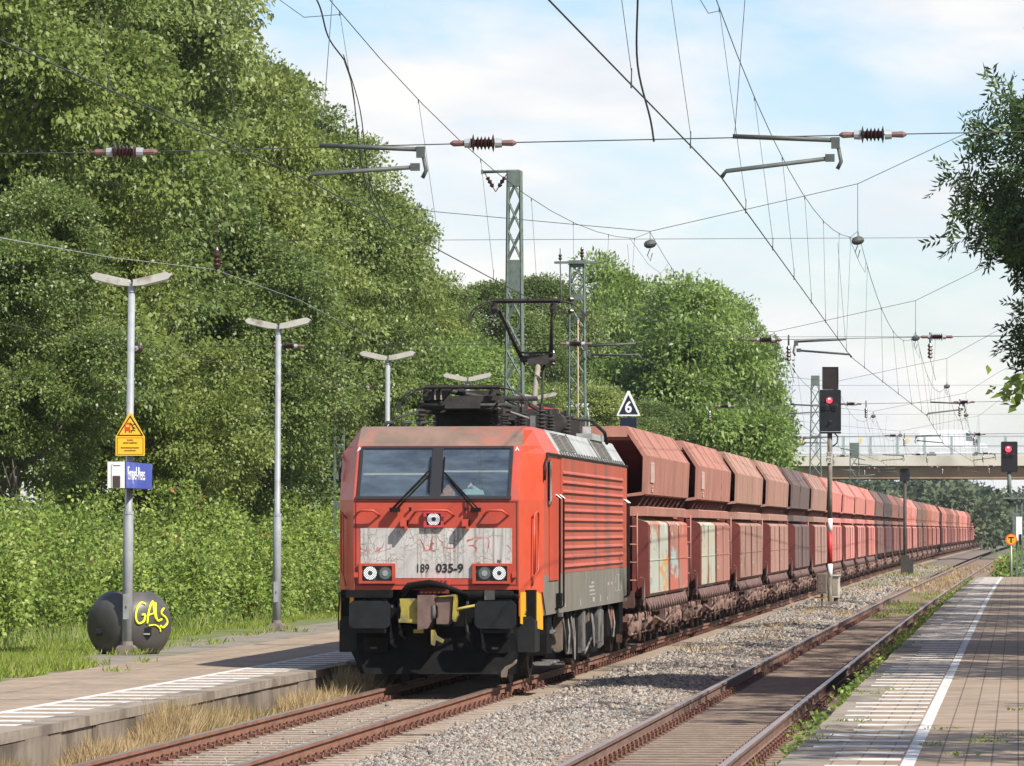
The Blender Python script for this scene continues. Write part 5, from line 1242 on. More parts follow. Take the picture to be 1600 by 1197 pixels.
def front(dx, z):           # point on the shell's front for a sideways offset and a height
    best = None
    lo, hi = -1.2, 0
    e = math.asin(max(-1, min(1, (z - zc) / RZ))); ce = math.cos(e)
    c = max(-1, min(1, dx / (RX * ce))); a = -math.acos(c)
    for _ in range(12):
        p = surf(a, e); err = dx - p[0]; a += err / (RX * ce + .05) * .9 / max(.2, abs(math.sin(a)))
    return Vector(surf(a, e))
def px2(px, py): q = atY(px, py, Yb - .5); return q.x - cxB, q.z - ZL
b = MB()
def stroke(pts, r=.019):
    P = [front(*px2(x, y)) + Vector((.004, -.012, 0)) for x, y in pts]; b.path(smooth(P, 5), r, 6)
stroke([(226, 944), (219, 942), (214, 952), (213, 966), (217, 974), (224, 971), (226, 961), (221, 961)])
stroke([(229, 975), (231, 955), (235, 940), (238, 955), (241, 968)]); stroke([(230, 962), (239, 958)], .014)
stroke([(239, 942), (240, 955), (243, 970), (249, 968)])
stroke([(256, 951), (250, 952), (248, 959), (254, 966), (256, 974), (251, 981), (247, 978)])
stroke([(231, 978), (240, 977), (246, 982), (247, 988)], .014)
b.build('graffiti_tag', mat('spray_yellow', (.80, .85, .03), None, rough=.6), root)
for px_, py_ in ((155, 987), (229, 987)):
    b = MB(); dx, z = px2(px_, py_); p = front(dx, z); b.cbox((p.x, p.y + .02, p.z), (.13, .10, .12), 0); b.box(p.x - .05, p.x + .05, p.y - .036, p.y - .03, p.z - .05, p.z - .025, 1); b.build('handling_hole', [mat('hole_black', (.006, .006, .006), None, rough=.9), MT['galv'] if px_ > 200 else M_blk], root)
b = MB()
for s in (-1, 1): b.cbox((s * .3, .1, .0), (.2, .6, .10), 0)
b.build('foot', M_blk, root)

# platform bench, mostly hidden by the locomotive
p = atZ(512, 956, ZL); root = thing('bench', 'pale grey metal bench on the platform, half hidden by the locomotive', 'bench', (p.x, p.y, ZL))
b = MB(); b.cbox((.2, 0, .44), (1.5, .42, .05))
b.build('seat', MT['galv'], root); b = MB(); 
for k in range(9): b.tube((-.5 + k * .17, .2, .46), (-.5 + k * .17, .28, .78), .012)
b.path([(-.55, .28, .78), (.95, .28, .78)], .02, 6); b.build('backrest', MT['galv'], root)
for x in (-.35, .75): 
    b = MB(); b.cbox((x, 0, .21), (.06, .34, .42)); b.build('leg', MT['galv'], root)
p = atY(912, 640, 190); root = thing('street_lamp', 'small white street lamp on a thin arm beyond the locomotive roof', 'street lamp', (atY(920, 660, 190).x, 190, -.2))
zt = p.z + .2; b = MB(); b.path([(0, 0, 0), (0, 0, zt - .5), (-.05, 0, zt), (-.1, 0, zt + .1)], .05, 6); b.build('pole', MT['galv'], root); b = MB(); b.prism([(-.9, zt + .05), (-.1, zt + .08), (.02, zt + .22), (-.3, zt + .24), (-.9, zt + .12)], -.12, .12, 'y'); b.build('lamp_head', MT['white'], root)

# speed board with the digit 6
p = atY(982, 632, 150); Yq = 150; sq = Yq / F
root = thing('speed_board', 'black triangular speed board with a white 6, standing behind the train', 'railway sign', (p.x, Yq, 0))
z0 = atY(982, 650, Yq).z; z1 = atY(982, 611, Yq).z; hw = 18.5 * sq
b = MB(); b.prism([(-hw, z0), (hw, z0), (hw, z0 + .02), (.03, z1), (-.03, z1), (-hw, z0 + .02)], -.02, .02, 'y', 0); b.build('border', MT['white'], root)
b = MB(); b.prism([(-hw * .80, z0 + .055), (hw * .80, z0 + .055), (0, z1 - .11)], -.03, -.018, 'y', 0); b.build('board_face', mat('board_navy', (.008, .014, .035), None, rough=.5), root)
put('digit', text_mesh('6', .46, MT['white'], .9, 'CENTER', .012), root, (0, -.036, z0 + .245))
b = MB(); b.cbox((0, .0, z0 - .25), (26 * sq, .1, .42)); b.build('lower_board', mat('board_navy2', (.008, .012, .028), None, rough=.4), root)
b = MB(); b.tube((0, .06, -.4), (0, .06, z0), .05); b.build('post', MT['galv'], root)

# ================================================================ signals
M_sig = mat('signal_black', (.006, .006, .008), (.014, .014, .017), 4, .45)
M_redl = mat('signal_red_light', (.6, .02, .03), None, rough=.3, emis=(1, .03, .05), es=2.6)
def sig_lens(root, c, r, lit):
    b = MB(); b.lathe([(0, r * 1.05), (.14, r * 1.1)], c + Vector((0, -.10, 0)), (0, 1, 0), 14, 1)
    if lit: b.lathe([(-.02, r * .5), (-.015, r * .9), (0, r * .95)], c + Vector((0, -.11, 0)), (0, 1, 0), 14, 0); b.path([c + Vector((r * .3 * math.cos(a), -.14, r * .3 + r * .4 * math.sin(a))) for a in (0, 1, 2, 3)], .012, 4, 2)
    b.path([c + Vector((r * 1.25 * math.cos(a), -.16, r * 1.15 * math.sin(a))) for a in (.4, .9, 1.4, 1.9, 2.4, 2.75)], .016, 4, 3)
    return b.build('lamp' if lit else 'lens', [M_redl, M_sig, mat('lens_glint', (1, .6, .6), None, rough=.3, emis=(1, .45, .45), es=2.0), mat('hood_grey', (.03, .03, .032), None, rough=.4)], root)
Ys_ = 156; s1 = Ys_ / F
p = atY(1297, 938, Ys_); root = thing('railway_signal', 'tall black light signal showing red between the tracks, with red and white mast band', 'railway signal', (p.x, Ys_, 0))
def zy(y): return atY(1297, y, Ys_).z
b = MB(); m = .075
b.tube((0, 0, -.3), (0, 0, zy(902)), m, n=12, m=0); b.tube((0, 0, zy(902)), (0, 0, zy(881)), m, n=12, m=1); b.tube((0, 0, zy(881)), (0, 0, zy(831)), m, n=12, m=2); b.tube((0, 0, zy(831)), (0, 0, zy(810)), m, n=12, m=1); b.tube((0, 0, zy(810)), (0, 0, zy(676)), m, n=12, m=0)
b.build('mast', [mat('mast_worn', (.08, .07, .05), (.28, .24, .18), 5, .7, stretch=(1, 1, .4)), MT['white'], mat('band_red', (.45, .02, .015), None, rough=.5)], root)
b = MB(); hw = 16.5 * s1; xo = atY(1297.5, 640, Ys_).x - p.x
b.cbox((xo, 0, (zy(674) + zy(609)) / 2), (2 * hw, .22, zy(609) - zy(674)), 0, .03); b.cbox((xo, -.02, zy(675) - .02), (2 * hw * 1.0, .3, .05), 0); b.build('signal_head', M_sig, root)
b = MB(); b.cbox((xo - .0, 0, (zy(609) + zy(574)) / 2 + .01), (25 * s1, .2, zy(574) - zy(609)), 0, .02); b.path([(xo - 12.5 * s1, -.11, zy(574)), (xo + 12.5 * s1, -.11, zy(574)), (xo + 12.5 * s1, -.11, zy(600))], .012, 4); b.build('route_indicator', mat('indicator_black', (.012, .008, .008), (.03, .02, .018), 4, .5), root)
q = atY(1296, 626, Ys_); sig_lens(root, Vector((q.x - p.x, -.05, q.z)), .095, True)
for px_ in (1289, 1304): q = atY(px_, 637, Ys_); sig_lens(root, Vector((q.x - p.x, -.05, q.z)), .085, False)
q = atY(1297, 660, Ys_); sig_lens(root, Vector((q.x - p.x, -.05, q.z)), .04, False)
b = MB(); b.path([(xo + .1, .05, zy(676)), (xo + .22, .05, zy(682)), (xo + .2, .05, zy(692)), (.08, .05, zy(698))], .022, 5); b.build('cable', MT['wire'], root)
b = MB(); b.cbox((-.03, -.1, (zy(706) + zy(724)) / 2), (9.5 * s1, .02, 17 * s1)); pl = b.build('number_plate', mat('plate_grey', (.48, .45, .38), (.56, .53, .46), 9, .7), root)
put('plate_lettering', text_mesh('30', .17, M_txt, .9), pl, (-.03, -.113, zy(710.5))); put('plate_lettering', text_mesh('P2', .17, M_txt, .9), pl, (-.03, -.113, zy(719)))
b = MB(); b.cbox((0, 0, -.1), (.5, .5, .25)); b.build('footing', M_conc, root)
p2 = atY(1286, 935, Ys_ - 1)
root = thing('relay_box', 'brown rusty relay cabinet left of the tall signal mast', 'relay box', (p2.x, Ys_ - 1, 0))
M_rbx = mat('box_brown', (.15, .115, .085), (.23, .18, .14), 5, .8)
b = MB(); b.cbox((-.03, 0, .58), (.30, .35, .62), 0, .02); b.cbox((-.03, -.18, .58), (.24, .02, .54), 1); b.cbox((-.03, -.195, .6), (.18, .012, .04), 0); b.cbox((-.03, -.195, .58), (.03, .012, .4), 0); b.build('cabinet', [M_rbx, mat('box_dark', (.09, .07, .055), (.13, .10, .08), 5, .8)], root)
b = MB(); b.cbox((-.03, 0, .1), (.06, .1, .5)); b.cbox((-.1, -.05, .15), (.34, .1, .06), 1); b.build('stand', [M_ctr, mat('orange_rust', (.32, .16, .06), None, rough=.8)], root)
p2 = atY(1306, 932, Ys_ + .5); root = thing('relay_box', 'pale weathered relay cabinet right of the tall signal mast', 'relay box', (p2.x, Ys_ + .5, 0))
M_rbw = mat('box_pale', (.42, .40, .35), (.55, .53, .48), 5, .7, c3=(.25, .20, .15), s3=3, t3=.58)
b = MB(); b.cbox((0, 0, .47), (.24, .3, .66), 0, .02); b.cbox((0, -.03, .81), (.28, .36, .04), 0); b.cbox((-.01, -.155, .45), (.15, .01, .5), 1); b.build('cabinet', [M_rbw, M_conc], root)
b = MB(); b.cbox((0, 0, .07), (.14, .16, .18)); b.build('stand', M_ctr, root)
# second signal seen farther along
Y2 = 262; p = atY(1414, 800, Y2); root = thing('railway_signal', 'dark back-facing signal on a thin post in front of the distant wagons', 'railway signal', (p.x, Y2, 0))
def z2(y): return atY(1414, y, Y2).z
b = MB(); b.tube((0, 0, -.3), (0, 0, z2(752)), .09, n=10); b.build('mast', mat('mast_brown', (.035, .028, .02), (.07, .06, .045), 5, .7), root)
b = MB(); hw = 7.6 * Y2 / F; b.cbox((0, 0, (z2(733) + z2(752)) / 2), (2 * hw, .3, z2(733) - z2(752)), 0, .04); b.cbox((0, -.16, z2(733) + .02), (hw * 1.4, .2, .04)); b.build('signal_head', M_sig, root)
b = MB(); b.cbox((0, 0, .35), (.45, .4, 1.1), 0, .02); b.cbox((.3, .1, .3), (.25, .3, .8)); b.build('relay_cabinet', mat('cab_dark', (.03, .025, .02), (.06, .05, .04), 5, .8), root)
# signal on the right, at the end of the platform
Y3 = 196; p = atY(1577, 720, Y3); root = thing('railway_signal', 'black light signal showing red on a bracket at the right edge beyond the platform', 'railway signal', (p.x, Y3, 0))
def z3(y): return atY(1577, y, Y3).z
def x3(x): return atY(x, 720, Y3).x - p.x
b = MB(); b.cbox((0, 0, (z3(690) + z3(738)) / 2), (x3(1590) - x3(1564), .24, z3(690) - z3(738)), 0, .03); b.build('signal_head', M_sig, root)
sig_lens(root, Vector((x3(1575.5), -.05, z3(702))), .12, True); q = MB()
for xx in (1571, 1581): sig_lens(root, Vector((x3(xx), -.05, z3(712))), .08, False)
b = MB(); b.tube((0, 0, z3(776)), (0, 0, z3(738)), .08, n=8); b.box(x3(1568), x3(1602), -.25, .25, z3(780), z3(777)); b.path([(x3(1571), -.2, z3(777)), (x3(1573), -.2, z3(770)), (x3(1580), -.2, z3(777))], .03, 5); b.path([(x3(1570), 0, z3(779)), (x3(1590), 0, z3(792))], .06, 5); b.build('bracket', MT['steel_green'], root)
b = MB(); b.box(x3(1587), x3(1590), -.12, .12, -.2, z3(777)); b.box(x3(1595), x3(1598), -.12, .12, -.2, z3(777)); 
for k in range(8): b.box(x3(1590), x3(1595), -.1, -.07, .2 + k * .42, .3 + k * .42)
b.cbox((x3(1586), -.2, z3(822)), (.2, .12, 1.0)); b.build('mast', MT['steel_green'], root)
b = MB(); b.cbox((x3(1592), -.26, z3(826)), (.22, .02, .9), 0); b.cbox((x3(1594), -.28, z3(843)), (.10, .02, .4), 1); b.build('mast_plate', [MT['white'], M_txt], root)
b = MB(); b.path([(x3(1572), -.1, z3(775)), (x3(1577), -.1, z3(786)), (x3(1586), -.1, z3(782))], .03, 5); b.build('cable', MT['wire'], root)
# round orange T sign
Y4 = 192; p = atY(1580, 843, Y4); root = thing('round_sign', 'round orange sign with a black T on a thin post at the platform end', 'railway sign', (p.x, Y4, 0))
r4 = 9 * Y4 / F; zc4 = p.z
b = MB(); b.lathe([(-.012, r4), (.012, r4)], (0, 0, zc4), (0, 1, 0), 24, 0); b.lathe([(-.016, r4 * .80), (-.010, r4 * .80)], (0, 0, zc4), (0, 1, 0), 24, 1)
b.build('sign_disc', [mat('rim_orange', (.62, .12, .02), None, rough=.5), mat('disc_orange', (.80, .33, .02), None, rough=.5)], root)
b = MB(); b.cbox((0, -.02, zc4 + r4 * .36), (r4 * 1.0, .01, r4 * .22)); b.cbox((0, -.02, zc4 - r4 * .14), (r4 * .24, .01, r4 * .8)); b.build('sign_letter', M_txt, root)
b = MB(); b.tube((0, .03, .0), (0, .03, zc4 + .1), .035); b.build('post', MT['galv'], root)

# ================================================================ road bridge and van
YB = 402
def zb(y): return atY(1400, y, YB).z
M_fas = mat('fascia_concrete', (.46, .43, .36), (.56, .53, .45), .6, .85, c3=(.38, .35, .29), s3=.3, t3=.55)
M_gir = mat('girder_brown', (.24, .17, .11), (.30, .215, .14), .5, .85, c3=(.20, .14, .09), s3=.3, t3=.55)
root = thing('road_bridge', 'concrete road bridge crossing above the train in the distance', 'bridge', (0, YB, 0))
zdk = zb(712); zfa = zb(728); zgi = zb(748)
b = MB(); b.box(-46, 40, -.3, 0, zfa, zdk); b.box(-46, 40, 9, 9.3, zfa, zdk); b.box(-46, 40, 0, 9, zdk - .55, zdk - .35); b.build('deck', M_fas, root)
b = MB()
for y in (.25, 3, 6, 8.4): b.box(-46, 40, y, y + .5, zgi, zfa + .35)
b.build('girder', M_gir, root)
for s, x in ((-1, -34), (1, 22)):
    b = MB(); b.box(min(x, x + s * 3), max(x, x + s * 3), .5, 9, -1, zgi - .02); b.build('abutment', M_fas, root)
b = MB(); zr = zb(682)
for z in (zr, zb(697), zdk + .12): b.box(-46, 40, -.12, -.06, z - .04, z + .04)
b.build('handrail', MT['galv'], root)
for k in range(41):
    x = -45 + k * 2.1; b = MB(); b.box(x - .09, x + .09, -.16, -.02, zdk, zr + .05)
    if k == 0: pm = b.mesh('railing_post', mat('post_green', (.22, .28, .27), (.30, .36, .35), 3, .6)); x00 = x
    put('railing_post', pm, root, (x - x00, 0, 0))
def meshmat():
    m, t, p = newmat('railing_mesh'); tr = t.nodes.new('ShaderNodeBsdfTransparent'); mx = t.nodes.new('ShaderNodeMixShader'); mx.inputs[0].default_value = .16
    p.inputs['Base Color'].default_value = (.55, .6, .62, 1); t.links.new(tr.outputs[0], mx.inputs[1]); t.links.new(p.outputs[0], mx.inputs[2]); t.links.new(mx.outputs[0], t.nodes['Material Output'].inputs[0]); return m
b = MB(); b.box(-46, 40, -.10, -.08, zdk + .15, zr - .05); b.build('railing_mesh', meshmat(), root)
b = MB(); b.box(-46, 40, 1.15, 1.22, zdk + .30, zdk + .62)
b.box(-46, 40, 7.9, 8.0, zdk + .30, zdk + .62)
for k in range(40): b.box(-45 + k * 2.1, -44.88 + k * 2.1, 1.22, 1.3, zdk - .3, zdk + .6)
b.build('guard_rail', mat('guard_rail_pale', (.52, .53, .53), (.60, .61, .61), 1, .5), root)
b = MB()
for k, px_ in enumerate((1255, 1345, 1418)):
    q = atY(px_, 687, YB); b.prism([(q.x - .18, q.z - .16), (q.x + .18, q.z - .16), (q.x, q.z + .18)], -.2, -.17, 'y')
b.build('warning_triangle', mat('tri_yellow', (.7, .5, .12), None, rough=.5), root)
p = atY(1437, 712, YB + 5); q1 = atY(1546, 700, YB + 5); root = thing('delivery_van', 'white delivery van driving over the road bridge to the right', 'van', (p.x, YB + 5, zdk - .33))
LV = q1.x - p.x; hv = atY(1480, 672, YB + 5).z - (zdk - .33)
b = MB(); sx = LV / 5.6; h = hv
pl = [(0, .45), (0, h * .97), (.08, h), (3.45, h), (3.85, h * .97), (4.65, h * .62), (5.35, h * .52), (5.55, h * .42), (5.6, .45)]
b.prism([(x * sx, z) for x, z in pl], -1.0, 1.0, 'y'); bm_ = b.build('body', mat('van_white', (.70, .71, .72), (.76, .77, .78), 1, .3), root)
b = MB(); b.prism([(3.72 * sx, h * .64), (3.72 * sx, h * .90), (3.92 * sx, h * .90), (4.50 * sx, h * .62)], -1.012, -1.0, 'y'); b.build('side_window', mat('van_glass', (.05, .08, .09), None, rough=.08), root)
b = MB(); b.prism([(3.90 * sx, h * .955), (4.66 * sx, h * .635), (4.70 * sx, h * .645), (3.94 * sx, h * .965)], -.9, .9, 'y'); b.build('windscreen', mat('van_glass_2', (.05, .08, .09), None, rough=.08), root)
b = MB(); b.cbox((4.65 * sx, -1.1, h * .62), (.25, .15, .30)); b.build('mirror', M_txt, root)
b = MB(); b.box(3.6 * sx, 3.62 * sx, -1.006, -1.0, .6, h * .9); b.box(2.3 * sx, 2.32 * sx, -1.006, -1.0, .6, h * .9); b.box(.2, 3.5 * sx, -1.008, -1.0, h * .44, h * .46); b.build('door_seam', MT['galv'], root)
for x in (1.0, 4.6):
    b = MB(); b.lathe([(-.12, .30), (-.1, .36), (.1, .36), (.12, .30)], (x * sx, -.9, .36), (0, 1, 0), 18); b.build('wheel', M_txt, root)
# ================================================================ vegetation
G_lime = leafmat('linden_leaf', [(0, (.06, .09, .018)), (.35, (.15, .205, .042)), (.7, (.245, .30, .078)), (1, (.35, .38, .13))], .38, .45, .4)
G_lime2 = leafmat('yellowish_linden_leaf', [(0, (.06, .09, .018)), (.35, (.16, .21, .043)), (.7, (.265, .315, .082)), (1, (.37, .40, .14))], .38, .45, .4)
G_lime3 = leafmat('fresh_linden_leaf', [(0, (.054, .085, .02)), (.35, (.135, .19, .043)), (.7, (.225, .285, .078)), (1, (.35, .39, .15))], .38, .42, .5)
G_ash = leafmat('ash_leaf', [(0, (.03, .06, .016)), (.5, (.065, .115, .028)), (.9, (.12, .18, .045)), (1, (.19, .26, .06))], .36, .45, .4)
G_wil = leafmat('willow_leaf', [(0, (.08, .135, .025)), (.4, (.165, .25, .05)), (.75, (.26, .36, .09)), (1, (.42, .49, .21))], .42, .45, .45)
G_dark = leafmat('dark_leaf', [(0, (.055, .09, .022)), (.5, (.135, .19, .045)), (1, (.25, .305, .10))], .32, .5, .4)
G_weed = leafmat('weed_leaf', [(0, (.045, .075, .014)), (.3, (.14, .215, .034)), (.62, (.26, .345, .065)), (.90, (.42, .47, .15)), (.955, (.34, .38, .11)), (.965, (.33, .10, .04)), (1, (.36, .07, .03))], .36, .5, .35)
M_bark = mat('bark', (.06, .05, .04), (.14, .12, .09), 9, .95, bump=.7, stretch=(1, 1, .3))
M_bark2 = mat('pale_bark', (.22, .20, .15), (.36, .33, .26), 7, .95, bump=.5, stretch=(1, 1, .3))

def crown(seed, lobes, n, per, ln, wd, spread, core=.22, droop=.2, flat=.6, updir=.55):
    g = np.random.default_rng(seed); Lb = np.array(lobes, float)
    wts = (Lb[:, 3] * Lb[:, 5]); wts /= wts.sum()
    idx = g.choice(len(Lb), n, p=wts); d = nrm(g.normal(size=(n, 3))); d[:, 2] = np.where(d[:, 2] < -.6, -d[:, 2], d[:, 2])
    rad = np.clip(1.06 - np.abs(g.normal(0, .13, n)), .4, 1.1); rad = np.where(g.random(n) < .09, g.uniform(1.05, 1.3, n), rad); inner = g.random(n) < core; rad = np.where(inner, g.uniform(.35, .8, n), rad)
    c = Lb[idx, :3] + d * Lb[idx, 3:6] * rad[:, None]
    q = np.linalg.norm((c[:, None, :] - Lb[None, :, :3]) / Lb[None, :, 3:6], axis=2); q[np.arange(n), idx] = 9
    keep = (q.min(1) > .70) | (g.random(n) < .12); c = c[keep]; d = d[keep]; n = len(c)
    sc = g.uniform(.6, 1.35, n); lobv = g.normal(0, .11, len(Lb)); cv = np.clip(g.normal(.46, .15, n) + lobv[idx][keep], 0, 1)
    cnt = np.maximum(6, (per * sc ** 1.5 * g.uniform(.6, 1.3, n))).astype(int); k = np.repeat(np.arange(n), cnt); m = len(k)
    u = g.normal(size=(m, 3)); u = u / np.maximum(1, np.linalg.norm(u, axis=1, keepdims=True) / 1.8)
    pos = c[k] + u * (spread * sc[k])[:, None] * np.array([1, 1, flat])
    out_ = d[k]
    ld = nrm(out_ * .7 + nrm(u) * .6 + g.normal(0, .55, (m, 3)) + np.array([0, 0, -droop]))
    nv = nrm(out_ * .5 + np.array([0, 0, updir]) + g.normal(0, .45, (m, 3)))
    s = g.uniform(.7, 1.25, m)
    v = np.clip(cv[k] * .8 + .22 * g.random(m), 0, 1)
    return leaves(pos, ld, nv, ln * s, wd * s, v)
def lobes_for(seed, H, rw_, z0, n, r0, r1, top=.8):
    """lobes spread through a tall rounded crown of half-width rw_ between z0 and H"""
    g = random.Random(seed); out_ = []
    zc = (z0 + H) / 2; hz = (H - z0) / 2
    for i in range(n):
        while True:
            x, y, z = g.uniform(-1, 1), g.uniform(-1, 1), g.uniform(-1, 1)
            if .25 < x * x + y * y + z * z < .85: break
        tp = 1 - max(0, z) * (1 - top) ; r = g.uniform(r0, r1)
        out_.append((x * rw_ * tp, y * rw_ * tp, zc + z * (hz - r * .6), r, r, r * g.uniform(.75, 1.0)))
    out_.append((0, 0, zc, rw_ * .45, rw_ * .45, hz * .7)); return out_
def trunk_mesh(seed, H, r, z1, rw_, mt):
    g = random.Random(seed); b = MB(); top = Vector((g.uniform(-.5, .5), g.uniform(-.5, .5), z1))
    P = [Vector((0, 0, -.4)), Vector((0, 0, .25)), top * .4, top * .75, top, Vector((top.x * 1.4, top.y * 1.4, H * .86))]
    b.path(P, [r * 1.35, r, r * .8, r * .6, r * .4, .04], 10)
    for k in range(11):
        t = g.uniform(.25, .9); p = P[1].lerp(P[4], t); a = g.uniform(0, 6.28); ln = rw_ * g.uniform(.3, .6)
        q = p + Vector((math.cos(a) * ln, math.sin(a) * ln, ln * g.uniform(.5, 1.1))); mid = p.lerp(q, .5) + Vector((0, 0, -.15 * ln))
        b.path([p, mid, q], [r * .38, r * .22, .03], 6)
        for j in range(3):
            e = q + Vector((g.uniform(-1, 1), g.uniform(-1, 1), g.uniform(-.2, 1))) * ln * .4; b.path([mid.lerp(q, .4 + .2 * j), e], [r * .14, .015], 5)
    return b.mesh('trunk', mt)

# near broadleaf trees: a few crowns, turned and scaled from tree to tree
LIND = []
for sd, H, rw_ in ((1, 17, 4.6), (2, 16, 4.3), (3, 14.5, 4.0)):
    V, v = crown(sd, lobes_for(sd, H, rw_, 1.2, 34, 1.0, 1.9, .72), 2200, 84, .135, .092, .33, .08, .35, .42)
    LIND.append((leaf_mesh('crown', V, v, (G_lime, G_lime3, G_lime2)[sd - 1]), trunk_mesh(sd, H, .28, H * .6, rw_, M_bark), H))
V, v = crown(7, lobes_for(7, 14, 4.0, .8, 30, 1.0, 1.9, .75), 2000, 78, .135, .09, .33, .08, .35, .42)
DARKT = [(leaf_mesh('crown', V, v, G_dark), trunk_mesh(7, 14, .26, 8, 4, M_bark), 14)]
def tree(kind, label, X, Y, H, rz, sx=1.0, z=.2, name='broadleaf_tree', cat='tree', group='trees along the left side'):
    cr, tr, h0 = kind; t = thing(name, label, cat, (X, Y, z), rz, group); s = H / h0
    t.scale = (s * sx, s * sx, s); put('crown', cr, t); put('trunk', tr, t); return t
def tx(px, Y): return atY(px, 500, Y).x
T = [
 (LIND[0], 'tall broadleaf tree filling the upper left corner of the picture', tx(-30, 112), 112, 20, .3, .82),
 (LIND[1], 'broadleaf tree behind the first platform lamp, left of the tallest crown', tx(110, 124), 124, 20, 2.1, .78),
 (LIND[2], 'yellowish-green broadleaf tree above the second platform lamp', tx(235, 132), 132, 18.6, 4.0, .75),
 (LIND[0], 'tall broadleaf tree whose crown slopes down to the open sky', tx(365, 144), 144, 16.8, 5.2, .80),
 (LIND[1], 'broadleaf tree beside the sky, right-hand end of the tall row', tx(508, 150), 150, 15.2, 1.0, .80),
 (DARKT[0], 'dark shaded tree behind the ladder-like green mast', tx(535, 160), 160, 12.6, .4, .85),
 (LIND[2], 'broadleaf tree with drooping outer twigs at the right edge of the left-hand wood', tx(592, 168), 168, 13.6, 3.3, .74),
 (LIND[2], 'lower leafy tree behind the blue station sign', tx(215, 114), 114, 10.2, .9, .85),
 (LIND[1], 'lower leafy tree at the left picture edge above the weeds', tx(20, 106), 106, 9.6, 4.4, .95),
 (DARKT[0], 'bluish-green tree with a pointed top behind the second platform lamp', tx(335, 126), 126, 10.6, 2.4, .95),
]
for k, lab, X, Y, H, rz, sx in T: tree(k, lab, X, Y, H, rz, sx)

# middle distance: willows and mixed trees behind the train
V, v = crown(21, lobes_for(21, 15, 5.2, .5, 34, 1.3, 2.3, .7), 2000, 66, .25, .12, .46, .1, .35, .55, .4)
W1 = (leaf_mesh('crown', V, v, G_wil), trunk_mesh(21, 15, .4, 7, 5, M_bark2), 15)
V, v = crown(22, lobes_for(22, 13, 4.6, .5, 30, 1.1, 2.0, .75), 1900, 66, .25, .12, .46, .1, .35, .55, .4)
W2 = (leaf_mesh('crown', V, v, G_wil), trunk_mesh(22, 13, .4, 6, 5, M_bark2), 13)
for k, lab, px, Y, H, rz, sx in [
 (W1, 'large pale green willow with a rounded crown behind the pantograph', 950, 232, 15.4, .3, .70),
 (W2, 'pale green willow left of the bridge, above the brown wagons', 1055, 222, 13.4, 1.7, .90),
 (W2, 'upright willow nearest to the bridge end', 1135, 238, 13.2, 3.0, .58),
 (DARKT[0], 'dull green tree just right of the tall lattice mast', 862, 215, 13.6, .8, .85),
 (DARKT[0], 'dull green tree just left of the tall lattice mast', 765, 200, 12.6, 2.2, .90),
 (LIND[1], 'round green tree between the left-hand wood and the tall lattice mast', 700, 178, 11.6, 2.2, .72),
 (W2, 'fresh green low tree above the folded pantograph', 735, 166, 8.6, 4.1, 1.1),
 (W1, 'fresh green low tree behind the lamp on the left of the locomotive', 655, 160, 8.8, 5.1, .95),
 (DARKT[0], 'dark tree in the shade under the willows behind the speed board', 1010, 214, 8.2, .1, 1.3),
 (W1, 'pale low willow right beside the wagons where the bridge begins', 1165, 250, 7.6, 1.1, .45),
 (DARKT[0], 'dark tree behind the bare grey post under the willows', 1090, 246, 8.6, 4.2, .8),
 (LIND[0], 'green tree filling the space behind the rear pantograph', 830, 190, 8.6, 1.4, 1.3),
 (LIND[2], 'green tree behind the white street lamp beyond the locomotive', 915, 196, 8.4, 3.4, 1.2)]:
    tree(k, lab, tx(px, Y), Y, H, rz, sx, -.4, group='trees behind the freight train')

# right-hand side: an ash overhanging the platform, and the row it belongs to (its shadows fall on the track)
def ash_crown(seed, H, rw_, z0, n, per, r0=.8, r1=1.6, nl=40):
    g = np.random.default_rng(seed); Lb = np.array(lobes_for(seed, H, rw_, z0, nl, r0, r1, .85)); Lb = Lb[:-1]
    wts = Lb[:, 3] ** 2; wts /= wts.sum(); idx = g.choice(len(Lb), n, p=wts); d = nrm(g.normal(size=(n, 3)))
    c = Lb[idx, :3] + d * Lb[idx, 3:6] * np.clip(1 - np.abs(g.normal(0, .25, n)), .2, 1.15)[:, None]
    # every clump is a twig carrying feathered leaves
    Vs, vs = [], []
    tw = nrm(d * .8 + g.normal(0, .5, (n, 3)) + np.array([0, 0, -.35])); cv = np.clip(g.normal(.4, .2, n), 0, 1)
    for j in range(per):
        t = g.uniform(0, .55, n)[:, None]; b0 = c + tw * t + g.normal(0, .05, (n, 3)); rd = nrm(tw * .6 + g.normal(0, .6, (n, 3)) + np.array([0, 0, -.45]))
        side = nrm(np.cross(rd, g.normal(size=(n, 3))))
        for q in range(4):
            for s in (-1, 1):
                pos = b0 + rd * (.05 + .065 * q); ld = nrm(rd * .7 + side * s * .8 + g.normal(0, .15, (n, 3)))
                V, v = leaves(pos, ld, nrm(np.cross(rd, side) + g.normal(0, .2, (n, 3))), .125 * g.uniform(.8, 1.2, n), .036 * np.ones(n), np.clip(cv * .6 + .35 * g.random(n), 0, 1)); Vs.append(V); vs.append(v)
    return np.concatenate(Vs), np.concatenate(vs)
V, v = ash_crown(31, 9.6, 3.2, 1.9, 5000, 13, .8, 1.5, 58)
A1 = (leaf_mesh('crown', V, v, G_ash), trunk_mesh(31, 9.6, .22, 6, 3.2, M_bark), 9.6)
V, v = ash_crown(33, 9.5, 3.0, 1.5, 520, 10)
A2 = (leaf_mesh('crown', V, v, G_ash), trunk_mesh(33, 9.5, .2, 5, 3.2, M_bark), 9.5)
tree(A1, 'dark ash tree leaning in from the right edge with feathery leaves', 3.5, 74, 10.4, .5, 1.0, .4, 'ash_tree', group='trees beside the right platform')
